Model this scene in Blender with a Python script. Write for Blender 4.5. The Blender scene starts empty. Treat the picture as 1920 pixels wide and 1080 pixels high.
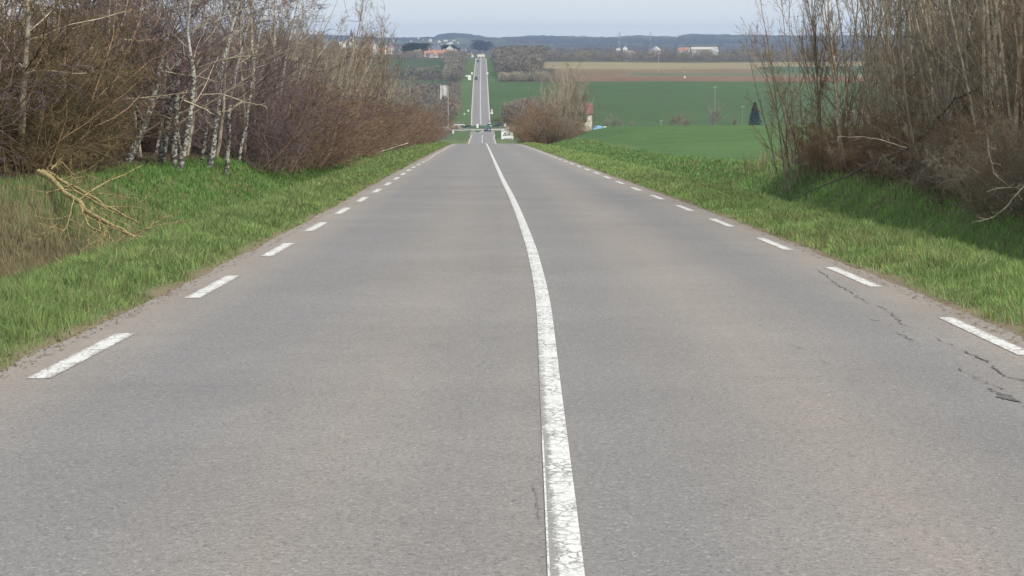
import bpy, math, random
import numpy as np
from mathutils import Vector, Matrix

# ------------------------------------------------------------------ camera, sky, sun, exposure
EYE = 1.63
F = 3900.0                       # focal length in pixels of a 1920 wide picture
PITCH = math.atan((540 - 75) / F)
sc = bpy.context.scene
C = sc.collection
cam_d = bpy.data.cameras.new('camera'); cam = bpy.data.objects.new('camera', cam_d); C.objects.link(cam)
cam.location = (0, 0, EYE); cam.rotation_euler = (math.pi / 2 - PITCH, 0, 0)
cam_d.sensor_width = 36; cam_d.lens = F / 1920 * 36; cam_d.clip_start = 0.1; cam_d.clip_end = 20000
sc.camera = cam

SUN_EL, SUN_ROT = math.radians(46), math.radians(134)
w = bpy.data.worlds.new('World'); sc.world = w; w.use_nodes = True
nt = w.node_tree; nt.nodes.clear()
out = nt.nodes.new('ShaderNodeOutputWorld'); bg = nt.nodes.new('ShaderNodeBackground')
sky = nt.nodes.new('ShaderNodeTexSky'); sky.sky_type = 'NISHITA'; sky.sun_disc = False
sky.sun_elevation = SUN_EL; sky.sun_rotation = SUN_ROT
sky.air_density = 1.0; sky.dust_density = 2.0; sky.ozone_density = 2.0; sky.altitude = 200
# thin high cloud veil: the sky colour pulled towards an even milky tone, uneven by noise on the sky direction
tc = nt.nodes.new('ShaderNodeTexCoord'); mp = nt.nodes.new('ShaderNodeMapping'); mp.inputs['Scale'].default_value = (1.5, 1.5, 9)
nz = nt.nodes.new('ShaderNodeTexNoise'); nz.inputs['Scale'].default_value = 2.2; nz.inputs['Detail'].default_value = 6
mr = nt.nodes.new('ShaderNodeMapRange'); mr.inputs['From Min'].default_value = .3; mr.inputs['From Max'].default_value = .75
mr.inputs['To Min'].default_value = .72; mr.inputs['To Max'].default_value = .92
mx = nt.nodes.new('ShaderNodeMixRGB'); mx.inputs[2].default_value = (4.35, 4.85, 5.35, 1)
L = nt.links.new
L(tc.outputs['Generated'], mp.inputs[0]); L(mp.outputs[0], nz.inputs['Vector']); L(nz.outputs['Fac'], mr.inputs['Value'])
L(mr.outputs[0], mx.inputs[0]); L(sky.outputs[0], mx.inputs[1]); L(mx.outputs[0], bg.inputs[0]); L(bg.outputs[0], out.inputs[0])
# the veil is a little brighter low over the horizon
sx = nt.nodes.new('ShaderNodeSeparateXYZ'); hr_ = nt.nodes.new('ShaderNodeMapRange'); veil = nt.nodes.new('ShaderNodeMixRGB')
hr_.inputs['From Min'].default_value = 0; hr_.inputs['From Max'].default_value = .035
veil.inputs[1].default_value = (5.6, 5.95, 6.2, 1); veil.inputs[2].default_value = (4.35, 4.85, 5.35, 1)
L(tc.outputs['Generated'], sx.inputs[0]); L(sx.outputs[2], hr_.inputs['Value']); L(hr_.outputs[0], veil.inputs[0]); L(veil.outputs[0], mx.inputs[2])
bg.inputs[1].default_value = 0.125

sun_d = bpy.data.lights.new('sun', 'SUN'); sun = bpy.data.objects.new('sun', sun_d); C.objects.link(sun)
sun_d.energy = 3.1; sun_d.angle = math.radians(20); sun_d.color = (1, .95, .87)
sdir = Vector((math.sin(SUN_ROT) * math.cos(SUN_EL), math.cos(SUN_ROT) * math.cos(SUN_EL), math.sin(SUN_EL)))
sun.rotation_euler = (-sdir).to_track_quat('-Z', 'Y').to_euler(); sun.location = (0, 0, 60)
vs = sc.view_settings; vs.view_transform = 'Standard'; vs.look = 'None'; vs.gamma = 1; vs.exposure = 0.46

random.seed(4); rng = np.random.default_rng(11)

# ------------------------------------------------------------------ helpers
SP, CP = math.sin(PITCH), math.cos(PITCH)
def ray(px, py):
    u, v = (px - 960) / F, (540 - py) / F
    return np.array([u, CP + SP * v, -SP + CP * v])
def at(px, py, Y):
    r = ray(px, py); t = Y / r[1]
    return np.array([r[0] * t, Y, EYE + r[2] * t])
def slope_of(py):
    r = ray(960, py); return r[2] / r[1]
def sm(x, a, b):
    t = np.clip((np.asarray(x, float) - a) / (b - a), 0, 1); return t * t * (3 - 2 * t)
def pchip(xs, ys):
    xs, ys = np.array(xs, float), np.array(ys, float)
    h = np.diff(xs); dl = np.diff(ys) / h; m = np.zeros(len(xs)); m[0] = dl[0]; m[-1] = dl[-1]
    for i in range(1, len(xs) - 1):
        if dl[i - 1] * dl[i] > 0:
            w1 = 2 * h[i] + h[i - 1]; w2 = h[i] + 2 * h[i - 1]; m[i] = (w1 + w2) / (w1 / dl[i - 1] + w2 / dl[i])
    def f(x):
        x = np.clip(np.asarray(x, float), xs[0], xs[-1]); i = np.clip(np.searchsorted(xs, x) - 1, 0, len(h) - 1)
        t = (x - xs[i]) / h[i]; a = ys[i]; b = ys[i + 1]
        return ((2 * t**3 - 3 * t**2 + 1) * a + (t**3 - 2 * t**2 + t) * h[i] * m[i] + (-2 * t**3 + 3 * t**2) * b + (t**3 - t**2) * h[i] * m[i + 1])
    return f
def hash2(ix, iy, s):
    n = (ix.astype(np.int64) * 374761393 + iy.astype(np.int64) * 668265263 + s * 974711) & 0xffffffff
    n = ((n ^ (n >> 13)) * 1274126177) & 0xffffffff
    return ((n ^ (n >> 16)) & 0xffff) / 65535.0
def vnoise(x, y, sc_, s=0, octv=3):
    x = np.asarray(x, float) / sc_; y = np.asarray(y, float) / sc_; tot = 0; amp = .5; nrm = 0
    for o in range(octv):
        ix, iy = np.floor(x), np.floor(y); fx, fy = x - ix, y - iy; fx = fx * fx * (3 - 2 * fx); fy = fy * fy * (3 - 2 * fy)
        a = hash2(ix, iy, s + o); b = hash2(ix + 1, iy, s + o); c = hash2(ix, iy + 1, s + o); d = hash2(ix + 1, iy + 1, s + o)
        tot = tot + amp * ((a * (1 - fx) + b * fx) * (1 - fy) + (c * (1 - fx) + d * fx) * fy); nrm += amp; amp *= .5; x = x * 2.03; y = y * 2.03
    return tot / nrm

def S(o, label=None, cat=None, group=None, kind=None):
    if label: o['label'] = label
    if cat: o['category'] = cat
    if group: o['group'] = group
    if kind: o['kind'] = kind
    return o
def link(name, data, parent=None):
    o = bpy.data.objects.new(name, data); C.objects.link(o)
    if parent is not None: o.parent = parent
    return o
def empty(name, loc, rz=0, label=None, cat=None, group=None):
    o = bpy.data.objects.new(name, None); C.objects.link(o); o.location = [float(v) for v in loc]; o.rotation_euler = (0, 0, rz)
    o.empty_display_size = .2
    return S(o, label, cat, group)

class MB:
    def __init__(s): s.V = []; s.F = []; s.n = 0; s.A = {}
    def add(s, V, F, **att):
        V = np.asarray(V, np.float32).reshape(-1, 3); F = np.asarray(F, np.int64)
        s.V.append(V); s.F.append(F + s.n); s.n += len(V)
        for k, v in att.items():
            v = np.asarray(v, np.float32)
            if v.ndim == 1: v = np.tile(v, (len(V), 1))
            s.A.setdefault(k, []).append(v)
        return s
    def box(s, c, d, rz=0, bev=0):
        x, y, z = [v / 2 for v in d]; P = []
        if bev:
            b = bev
            for zz, k in ((-z, b), (-z + b, 0), (z - b, 0), (z, b)):
                X, Y = x - k, y - k
                P += [(-X + b, -Y, zz), (X - b, -Y, zz), (X, -Y + b, zz), (X, Y - b, zz), (X - b, Y, zz), (-X + b, Y, zz), (-X, Y - b, zz), (-X, -Y + b, zz)]
            P = np.array(P); Fq = []
            for l in range(3):
                for i in range(8):
                    j = (i + 1) % 8; Fq.append((l * 8 + i, l * 8 + j, l * 8 + 8 + j, l * 8 + 8 + i))
            caps = [(7, 0, 1, 2), (2, 3, 4, 5), (5, 6, 7, 2)]
            Fq += [tuple(reversed(q)) for q in caps] + [tuple(24 + v for v in q) for q in caps]
        else:
            P = np.array([(-x, -y, -z), (x, -y, -z), (x, y, -z), (-x, y, -z), (-x, -y, z), (x, -y, z), (x, y, z), (-x, y, z)])
            Fq = [(3, 2, 1, 0), (4, 5, 6, 7), (0, 1, 5, 4), (1, 2, 6, 5), (2, 3, 7, 6), (3, 0, 4, 7)]
        cs, sn = math.cos(rz), math.sin(rz)
        Q = np.stack([P[:, 0] * cs - P[:, 1] * sn, P[:, 0] * sn + P[:, 1] * cs, P[:, 2]], 1) + np.array(c)
        return s.add(Q, Fq)
    def prism(s, poly, y0, y1, axis='y'):
        n = len(poly); A = [(p[0], y0, p[1]) for p in poly] + [(p[0], y1, p[1]) for p in poly]
        if axis == 'x': A = [(b, a, c) for a, b, c in A]
        if axis == 'z': A = [(a, c, b) for a, b, c in A]
        Fq = [(i, (i + 1) % n, n + (i + 1) % n, n + i) for i in range(n)]
        s.add(A, Fq); m = s.n - 2 * n
        for base in (0, n):
            for i in range(1, n - 1): s.F.append(np.array([[m + base, m + base + i, m + base + i + 1]]))
        return s
    def cyl(s, p0, p1, r0, r1=None, k=10, cap=True):
        r1 = r0 if r1 is None else r1
        p0, p1 = Vector(p0), Vector(p1); q = (p1 - p0).to_track_quat('Z', 'Y').to_matrix()
        V = []
        for p, r in ((p0, r0), (p1, r1)):
            for i in range(k):
                a = 2 * math.pi * i / k; V.append(p + q @ Vector((r * math.cos(a), r * math.sin(a), 0)))
        F_ = [(i, (i + 1) % k, k + (i + 1) % k, k + i) for i in range(k)]
        V = [tuple(v) for v in V]
        s.add(V, F_); m = s.n - 2 * k
        if cap:
            for b in (0, k):
                for i in range(1, k - 1): s.F.append(np.array([[m + b, m + b + i, m + b + i + 1]]))
        return s
    def mesh(s, name):
        me = bpy.data.meshes.new(name); V = np.concatenate(s.V)
        me.vertices.add(len(V)); me.vertices.foreach_set('co', V.ravel())
        loops = np.concatenate([f.ravel() for f in s.F]); tot = np.concatenate([np.full(len(f), f.shape[1]) for f in s.F])
        st = np.concatenate([[0], np.cumsum(tot)[:-1]])
        me.loops.add(len(loops)); me.loops.foreach_set('vertex_index', loops.astype(np.int32))
        me.polygons.add(len(tot)); me.polygons.foreach_set('loop_start', st.astype(np.int32)); me.polygons.foreach_set('loop_total', tot.astype(np.int32))
        for k, v in s.A.items():
            v = np.concatenate(v)
            if v.shape[1] == 3 and k == 'Col': v = np.concatenate([v, np.ones((len(v), 1), np.float32)], 1)
            if k == 'Col':
                a = me.attributes.new(k, 'FLOAT_COLOR', 'POINT'); a.data.foreach_set('color', v.astype(np.float32).ravel())
            else:
                a = me.attributes.new(k, 'FLOAT_VECTOR', 'POINT'); a.data.foreach_set('vector', v.astype(np.float32).ravel())
        me.update(calc_edges=True); me.validate(); return me
    def build(s, name, mat, parent=None, smooth=False):
        me = s.mesh(name); me.materials.append(mat)
        me.polygons.foreach_set('use_smooth', np.full(len(me.polygons), smooth))
        return link(name, me, parent)

def grid(V, nr, nc, mb, **att):
    i = np.arange(nr * nc).reshape(nr, nc)
    Fq = np.stack([i[:-1, :-1], i[:-1, 1:], i[1:, 1:], i[1:, :-1]], -1).reshape(-1, 4)
    mb.add(V, Fq, **att)

# ------------------------------------------------------------------ materials
def newmat(name):
    m = bpy.data.materials.new(name); m.use_nodes = True; t = m.node_tree; t.nodes.clear()
    o = t.nodes.new('ShaderNodeOutputMaterial'); b = t.nodes.new('ShaderNodeBsdfPrincipled'); t.links.new(b.outputs[0], o.inputs[0])
    b.inputs['Roughness'].default_value = .9; b.inputs['Specular IOR Level'].default_value = .25
    return m, t, b
def N(t, typ, **kw):
    n = t.nodes.new(typ)
    for k, v in kw.items():
        if k in n.inputs: n.inputs[k].default_value = v
        else: setattr(n, k, v)
    return n
def noise(t, vec, scale, detail=4, rough=.55):
    n = N(t, 'ShaderNodeTexNoise', Scale=scale, Detail=detail, Roughness=rough); t.links.new(vec, n.inputs['Vector']); return n.outputs['Fac']
def rng_(t, v, a, b, c=0., d=1.):
    n = N(t, 'ShaderNodeMapRange'); t.links.new(v, n.inputs['Value'])
    for k, x in zip(('From Min', 'From Max', 'To Min', 'To Max'), (a, b, c, d)): n.inputs[k].default_value = x
    return n.outputs[0]
def mth(t, op, a, b=None, clamp=False):
    n = t.nodes.new('ShaderNodeMath'); n.operation = op; n.use_clamp = clamp
    for i, v in enumerate((a, b)):
        if v is None: continue
        if isinstance(v, (int, float)): n.inputs[i].default_value = v
        else: t.links.new(v, n.inputs[i])
    return n.outputs[0]
def mix(t, f, a, b, mode='MIX'):
    n = t.nodes.new('ShaderNodeMixRGB'); n.blend_type = mode
    for i, v in enumerate((f, a, b)):
        if isinstance(v, (int, float)): n.inputs[i].default_value = v
        elif isinstance(v, tuple): n.inputs[i].default_value = v + ((1,) if len(v) == 3 else ())
        else: t.links.new(v, n.inputs[i])
    return n.outputs[0]
def bump(t, b, h, strength, dist):
    n = N(t, 'ShaderNodeBump', Strength=strength, Distance=dist); t.links.new(h, n.inputs['Height']); t.links.new(n.outputs[0], b.inputs['Normal'])
def objc(t): return N(t, 'ShaderNodeTexCoord').outputs['Object']
def attr(t, name, o='Color'): return N(t, 'ShaderNodeAttribute', attribute_name=name).outputs[o]

def plain(name, col, rough=.7, var=.15, scale=6, metal=0):
    m, t, b = newmat(name); c = objc(t)
    f = rng_(t, noise(t, c, scale), .3, .7, 1 - var, 1 + var)
    t.links.new(mix(t, 1., col, f, 'MULTIPLY'), b.inputs['Base Color'])
    b.inputs['Roughness'].default_value = rough; b.inputs['Metallic'].default_value = metal
    return m

def asphalt(t):
    rd = attr(t, 'rd', 'Vector'); sep = N(t, 'ShaderNodeSeparateXYZ'); t.links.new(rd, sep.inputs[0]); d, y = sep.outputs[0], sep.outputs[1]
    big = noise(t, rd, .35, 3); med = noise(t, rd, 3.0, 4)
    mp_ = N(t, 'ShaderNodeMapping'); mp_.inputs['Scale'].default_value = (1, .09, 1); t.links.new(rd, mp_.inputs[0])
    streak = noise(t, mp_.outputs[0], 2.4, 4)
    dw = mth(t, 'ADD', d, mth(t, 'MULTIPLY', mth(t, 'SUBTRACT', streak, .5), .7))
    def band(c, wd):
        a = mth(t, 'ABSOLUTE', mth(t, 'SUBTRACT', dw, c)); return rng_(t, a, 0, wd, 1, 0)
    warm = mth(t, 'MAXIMUM', mth(t, 'MAXIMUM', band(1.45, 1.05), mth(t, 'MULTIPLY', band(-1.1, 1.0), .8)), mth(t, 'MULTIPLY', band(-.2, .45), .55))
    near = rng_(t, y, 25, 70, 1, .35)
    warm = mth(t, 'MULTIPLY', warm, near)
    edge = rng_(t, mth(t, 'ABSOLUTE', dw), 2.7, 3.5, 0, 1)
    warm = mth(t, 'MAXIMUM', mth(t, 'MULTIPLY', warm, .85), mth(t, 'MULTIPLY', edge, 1.0))
    col = mix(t, warm, (.196, .186, .178), (.256, .223, .189))
    g1 = noise(t, rd, 95, 3, .7); v = N(t, 'ShaderNodeTexVoronoi', Scale=75.); t.links.new(rd, v.inputs['Vector'])
    g3 = noise(t, rd, 26, 3, .6)
    col = mix(t, 1., col, rng_(t, g1, .28, .72, .62, 1.38), 'MULTIPLY')
    col = mix(t, 1., col, rng_(t, g3, .3, .7, .84, 1.16), 'MULTIPLY')
    vv = N(t, 'ShaderNodeSeparateColor'); t.links.new(v.outputs['Color'], vv.inputs[0])
    pal = rng_(t, vv.outputs[0], .93, .97, 0, .45); dk = rng_(t, vv.outputs[1], .86, .95, 0, .5)
    col = mix(t, pal, col, (.42, .38, .33)); col = mix(t, dk, col, (.085, .08, .078))
    col = mix(t, 1., col, rng_(t, big, .3, .7, .93, 1.07), 'MULTIPLY'); col = mix(t, 1., col, rng_(t, med, .3, .7, .96, 1.04), 'MULTIPLY')
    # coarse ravelled wheel track of the right lane
    tr = mth(t, 'MULTIPLY', mth(t, 'MAXIMUM', band(.75, .5), band(2.3, .5)), rng_(t, med, .45, .65, 0, 1))
    col = mix(t, mth(t, 'MULTIPLY', tr, rng_(t, g1, .45, .56, .5, 0)), col, (.11, .105, .10))
    return col, g1, rd
MAT = {}
m, t, b = newmat('asphalt'); col, g, rd = asphalt(t); t.links.new(col, b.inputs['Base Color']); bump(t, b, g, .45, .006)
b.inputs['Roughness'].default_value = .85; MAT['asphalt'] = m

def paint_mat(name, wear, thin=True):
    m, t, b = newmat(name); col, g, rd = asphalt(t)
    uv = attr(t, 'pt', 'Vector'); sp = N(t, 'ShaderNodeSeparateXYZ'); t.links.new(uv, sp.inputs[0]); u = sp.outputs[0]   # u across in metres, from the line's middle
    mp_ = N(t, 'ShaderNodeMapping'); mp_.inputs['Scale'].default_value = (16, 9, 1); t.links.new(uv, mp_.inputs[0])
    wv = N(t, 'ShaderNodeTexNoise', Scale=30., Detail=3.); t.links.new(uv, wv.inputs['Vector'])
    vadd = N(t, 'ShaderNodeMixRGB'); vadd.blend_type = 'ADD'; vadd.inputs[0].default_value = .8
    t.links.new(mp_.outputs[0], vadd.inputs[1]); t.links.new(wv.outputs['Color'], vadd.inputs[2])
    vo = N(t, 'ShaderNodeTexVoronoi', Scale=1.); vo.feature = 'DISTANCE_TO_EDGE'; t.links.new(vadd.outputs[0], vo.inputs['Vector'])
    crack = rng_(t, vo.outputs['Distance'], .035, .10, 1, 0)
    patch = noise(t, uv, 1.6, 3); crack = mth(t, 'MULTIPLY', crack, rng_(t, patch, .42, .56, .25, 1))
    n1 = noise(t, uv, 45, 4, .65); n2 = noise(t, uv, 7, 3)
    sidew = rng_(t, u, -.075, -.015, .30, 0) if wear == 'centre' else rng_(t, mth(t, 'ABSOLUTE', u), .03, .085, 0, .12)
    yy = sp.outputs[1]
    if wear == 'centre': sidew = mth(t, 'MULTIPLY', sidew, rng_(t, yy, 9, 17, 1, .25))
    lost = rng_(t, mth(t, 'ADD', mth(t, 'ADD', mth(t, 'MULTIPLY', n1, .6), mth(t, 'MULTIPLY', n2, .4)), sidew), .54, .61, 0, 1)
    bare = mth(t, 'MAXIMUM', crack, lost)
    wht = mix(t, noise(t, uv, 12, 3), (.56, .545, .50), (.70, .69, .65))
    t.links.new(mix(t, mth(t, 'MULTIPLY', bare, .9), wht, col), b.inputs['Base Color'])
    inv = mth(t, 'SUBTRACT', 1., bare); bump(t, b, inv, .4, .003); b.inputs['Roughness'].default_value = .7
    return m
MAT['centre_paint'] = paint_mat('centre_line_paint', 'centre'); MAT['edge_paint'] = paint_mat('edge_line_paint', 'edge')
MAT['crack'] = plain('crack', (.115, .108, .10), .9, .25, 30)

def vcol_mat(name, scales=((.4, .2), (4, .2), (30, .2)), bmp=(8, .5, .05), trans=0, rough=.95):
    m, t, b = newmat(name); c = objc(t); col = attr(t, 'Col')
    for s_, a in scales: col = mix(t, 1., col, rng_(t, noise(t, c, s_), .28, .72, 1 - a, 1 + a), 'MULTIPLY')
    t.links.new(col, b.inputs['Base Color']); b.inputs['Roughness'].default_value = rough; b.inputs['Specular IOR Level'].default_value = .12
    if bmp: bump(t, b, noise(t, c, bmp[0], 5), bmp[1], bmp[2])
    if trans:
        tr = N(t, 'ShaderNodeBsdfTranslucent'); t.links.new(col, tr.inputs[0]); ms = N(t, 'ShaderNodeMixShader'); ms.inputs[0].default_value = trans
        o = [n for n in t.nodes if n.type == 'OUTPUT_MATERIAL'][0]
        t.links.new(b.outputs[0], ms.inputs[1]); t.links.new(tr.outputs[0], ms.inputs[2]); t.links.new(ms.outputs[0], o.inputs[0])
    return m
MAT['ground'] = vcol_mat('ground', ((.02, .08), (.15, .12), (1.3, .14), (9, .16)), (7, .5, .03))
MAT['blade'] = vcol_mat('grass_blades', ((3, .12),), None, .3, .8)
MAT['twigs_far'] = vcol_mat('far_twigs', ((.1, .12),), None, 0)

def bark(name, a, b_, scale=9, rnd=.18):
    m, t, b = newmat(name); c = objc(t); f = noise(t, c, scale, 4)
    col = mix(t, rng_(t, f, .35, .65), a, b_)
    oi = N(t, 'ShaderNodeObjectInfo'); col = mix(t, 1., col, rng_(t, oi.outputs['Random'], 0, 1, 1 - rnd, 1 + rnd), 'MULTIPLY')
    t.links.new(col, b.inputs['Base Color']); b.inputs['Specular IOR Level'].default_value = .1; return m
MAT['stem_pale'] = bark('pale_bark', (.26, .215, .155), (.54, .46, .34), 5)
MAT['stem_grey'] = bark('grey_bark', (.18, .155, .12), (.40, .345, .26), 5)
MAT['twig_brown'] = bark('brown_twigs', (.165, .108, .064), (.33, .225, .138), 1.6)
MAT['twig_red'] = bark('russet_twigs', (.125, .082, .058), (.265, .182, .128), 1.2)
MAT['twig_purple'] = bark('purplish_twigs', (.095, .068, .066), (.200, .150, .140), 1.2)
MAT['twig_olive'] = bark('olive_twigs', (.066, .052, .028), (.180, .135, .070), 1.0)
MAT['twig_dun'] = bark('dun_twigs', (.17, .145, .105), (.33, .285, .21), 1.5)
MAT['lichen'] = bark('lichen_bark', (.14, .105, .04), (.47, .37, .18), 18, 0)
MAT['dead_branch'] = bark('dark_bark', (.05, .045, .038), (.11, .10, .08), 8, 0)
m, t, b = newmat('birch_bark'); c = objc(t)
mp_ = N(t, 'ShaderNodeMapping'); mp_.inputs['Scale'].default_value = (10, 10, 14); t.links.new(c, mp_.inputs[0])
n1 = noise(t, mp_.outputs[0], 1., 3, .6); sep = N(t, 'ShaderNodeSeparateXYZ'); t.links.new(c, sep.inputs[0])
thr = rng_(t, sep.outputs[2], 0, 5, -.045, .06)
dk = rng_(t, mth(t, 'SUBTRACT', n1, thr), .475, .52, 0, 1)
t.links.new(mix(t, dk, mix(t, noise(t, c, 3), (.54, .52, .465), (.33, .315, .28)), (.095, .085, .075)), b.inputs['Base Color']); MAT['birch'] = m

MAT['needle'] = plain('conifer_needles', (.022, .045, .030), .8, .3, 4)
MAT['white'] = plain('white_panel', (.80, .80, .77), .5, .05)
MAT['black'] = plain('black_print', (.02, .02, .022), .6, .1)
MAT['concrete'] = plain('concrete', (.42, .40, .35), .9, .15, 2)
MAT['steel'] = plain('galvanised_steel', (.36, .36, .35), .5, .1, 3, .4)
MAT['wood_pole'] = plain('weathered_wood', (.38, .35, .29), .9, .2, 3)
MAT['signpaint_red'] = plain('sign_red', (.55, .03, .03), .5, .05)
MAT['panel'] = plain('pale_panel', (.50, .49, .43), .7, .25, .8)
MAT['island'] = plain('mown_grass', (.055, .085, .035), .95, .3, .8)
MAT['shrub_dark'] = plain('evergreen_planting', (.028, .040, .022), .9, .4, 3)
MAT['tyre'] = plain('tyre_rubber', (.02, .02, .02), .8, .1)
MAT['glass'] = plain('car_glass', (.03, .045, .05), .08, .05)
MAT['rim'] = plain('alloy_rim', (.4, .4, .41), .3, .05, 5, .8)
MAT['tail'] = plain('red_lamp_lens', (.45, .02, .02), .3, .05)
MAT['lamp'] = plain('clear_lamp_lens', (.75, .75, .72), .2, .05)
MAT['blue_sheet'] = plain('pale_blue_sheet', (.28, .48, .72), .5, .1, 1)
MAT['straw_bale'] = plain('pale_stone_edge', (.45, .42, .36), .9, .2, 2)
def wallm(n, c): return plain(n, c, .9, .08, .8)
MAT['wall_cream'] = wallm('cream_render', (.72, .66, .52)); MAT['wall_white'] = wallm('white_render', (.78, .76, .70)); MAT['wall_stone'] = wallm('grey_stone_wall', (.50, .47, .41))
MAT['wall_pink'] = wallm('pinkish_render', (.62, .49, .40))
def roofm(n, c):
    m, t, b = newmat(n); c_ = objc(t); wv = N(t, 'ShaderNodeTexWave', Scale=2.2, Distortion=.6); wv.bands_direction = 'X'; t.links.new(c_, wv.inputs['Vector'])
    col = mix(t, 1., c, rng_(t, wv.outputs['Fac'], 0, 1, .82, 1.1), 'MULTIPLY'); col = mix(t, 1., col, rng_(t, noise(t, c_, 1.4), .3, .7, .8, 1.2), 'MULTIPLY')
    t.links.new(col, b.inputs['Base Color']); return m
MAT['roof_red'] = roofm('red_tiles', (.20, .088, .072)); MAT['roof_orange'] = roofm('orange_tiles', (.38, .19, .135)); MAT['roof_brown'] = roofm('brown_tiles', (.22, .15, .12))
MAT['roof_slate'] = roofm('slate', (.13, .14, .17)); MAT['roof_pale'] = roofm('pale_sheet_roof', (.46, .42, .34)); MAT['win'] = plain('window_glass', (.04, .05, .06), .15, .05)
MAT['shutter'] = plain('wooden_door', (.16, .11, .07), .7, .1)

# ------------------------------------------------------------------ the lie of the land
roadX = pchip([-40, 0, 7.6, 12.2, 20.4, 26.2, 33, 46.2, 62, 105, 227, 400, 600, 740, 800, 960, 1400, 1700, 9000],
              [.0, .12, .2, .235, .29, .27, .2, .02, -.25, -.92, -2.8, -5.6, -8.6, -10.4, -11.9, -14.5, -20.8, -25, -135])
SL = -.0412
def e_at(Y, py): return EYE + Y * slope_of(py)
prof = [(-60, 60 * -SL), (0, 0), (60, 60 * SL), (120, 120 * SL - .05), (180, 180 * SL - .12), (227, 227 * SL - .25), (262, -11.3), (300, -13.55), (400, -19.2), (500, -23.7)]
for Y, py in [(600, 261), (660, 255.5), (735, 247), (762, 241.8), (790, 236.5), (810, 231), (870, 208), (960, 182), (1060, 158), (1200, 135), (1400, 115.5), (1480, 109.5), (1700, 107.5),
              (2000, 104.5), (2500, 101), (3200, 95), (4000, 87), (4800, 80), (5600, 76), (7200, 80), (9000, 82)]:
    prof.append((Y, e_at(Y, py)))
base = pchip(*zip(*prof))
# skyline of the wooded hills, as heights by bearing
ridge_px = [-400, 200, 500, 640, 735, 760, 815, 825, 850, 885, 930, 1000, 1100, 1130, 1200, 1260, 1290, 1400, 1500, 1700, 1900, 2400]
ridge_py = [66, 64, 64, 68, 72, 72, 70.5, 65, 62.5, 66.5, 72.5, 68, 70.5, 71.5, 68, 70.5, 65, 67, 68, 66, 68, 70]
def height(X, Y):
    X = np.asarray(X, float); Y = np.asarray(Y, float); d = X - roadX(Y)
    z = base(Y) + 0 * X
    nearf = 1 - sm(Y, 62, 120); a = np.abs(d)
    lf = np.interp(a, [0, 3.4, 3.79, 4.6, 5.6, 6.7, 7.6, 9.0, 11, 16, 40], [-.12, -.11, -.052, .05, -.06, -.80, -.62, .32, .58, .66, .9])
    lf2 = np.interp(a, [0, 3.6, 3.85, 5, 6.5, 8, 12, 40], [-.12, -.12, -.02, .04, -.12, .0, .12, .5])
    rt = np.interp(a, [0, 3.4, 3.79, 4.8, 6.0, 7.0, 8.0, 9.2, 12, 20, 40], [-.12, -.11, -.052, .0, -.12, -.78, -.55, .30, .42, .5, .6])
    rt2 = np.interp(a, [0, 3.7, 3.95, 5.4, 6.8, 8.0, 12, 40], [-.12, -.12, -.03, -.05, -.3, -.12, .1, .3])
    l = lf * nearf + lf2 * (1 - nearf); r = rt * nearf + rt2 * (1 - nearf)
    lat = np.where(d < 0, l, r) * (1 - sm(Y, 520, 700)) + np.where(a < 4.2, -.12, 0) * sm(Y, 520, 700)
    z = z + lat
    z = z + np.where(d > 0, 1, .6) * 1.9 * sm(a, 6.5, 16) * sm(Y, 110, 255) * (1 - sm(Y, 330, 560))
    off = sm(a, 4.2, 7)
    z = z + off * .16 * (vnoise(X, Y, 2.4, 5) - .5) * (1 - sm(Y, 300, 600)) + sm(a, 4, 4.6) * .07 * (vnoise(X, Y, .5, 9) - .5) * (1 - sm(Y, 60, 150))
    und = sm(a, 30, 120) * (vnoise(X, Y, 260, 21) - .5)
    z = z + und * np.interp(Y, [0, 700, 900, 1500, 2400], [0, 0, 2, 3, 7])
    # left hillside carrying the church village
    z = z + 8 * sm(-X, 60, 260) * sm(Y, 1300, 1900) * (1 - sm(Y, 2600, 4200))
    px = 960 + X / np.maximum(Y, 1) * F
    rp = np.interp(px, ridge_px, ridge_py); v = (75 - rp) / F * Y
    hill = np.maximum(v + EYE - z, 0) * sm(Y, 4300, 5500) * (1 - sm(Y, 5700, 7000))
    z = z + hill + sm(Y, 1500, 2200) * (vnoise(X, Y, 60, 33, 2) - .5) * 3 + sm(Y, 3900, 4600) * (vnoise(X, Y, 22, 37, 2) - .5) * 9
    return z

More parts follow.
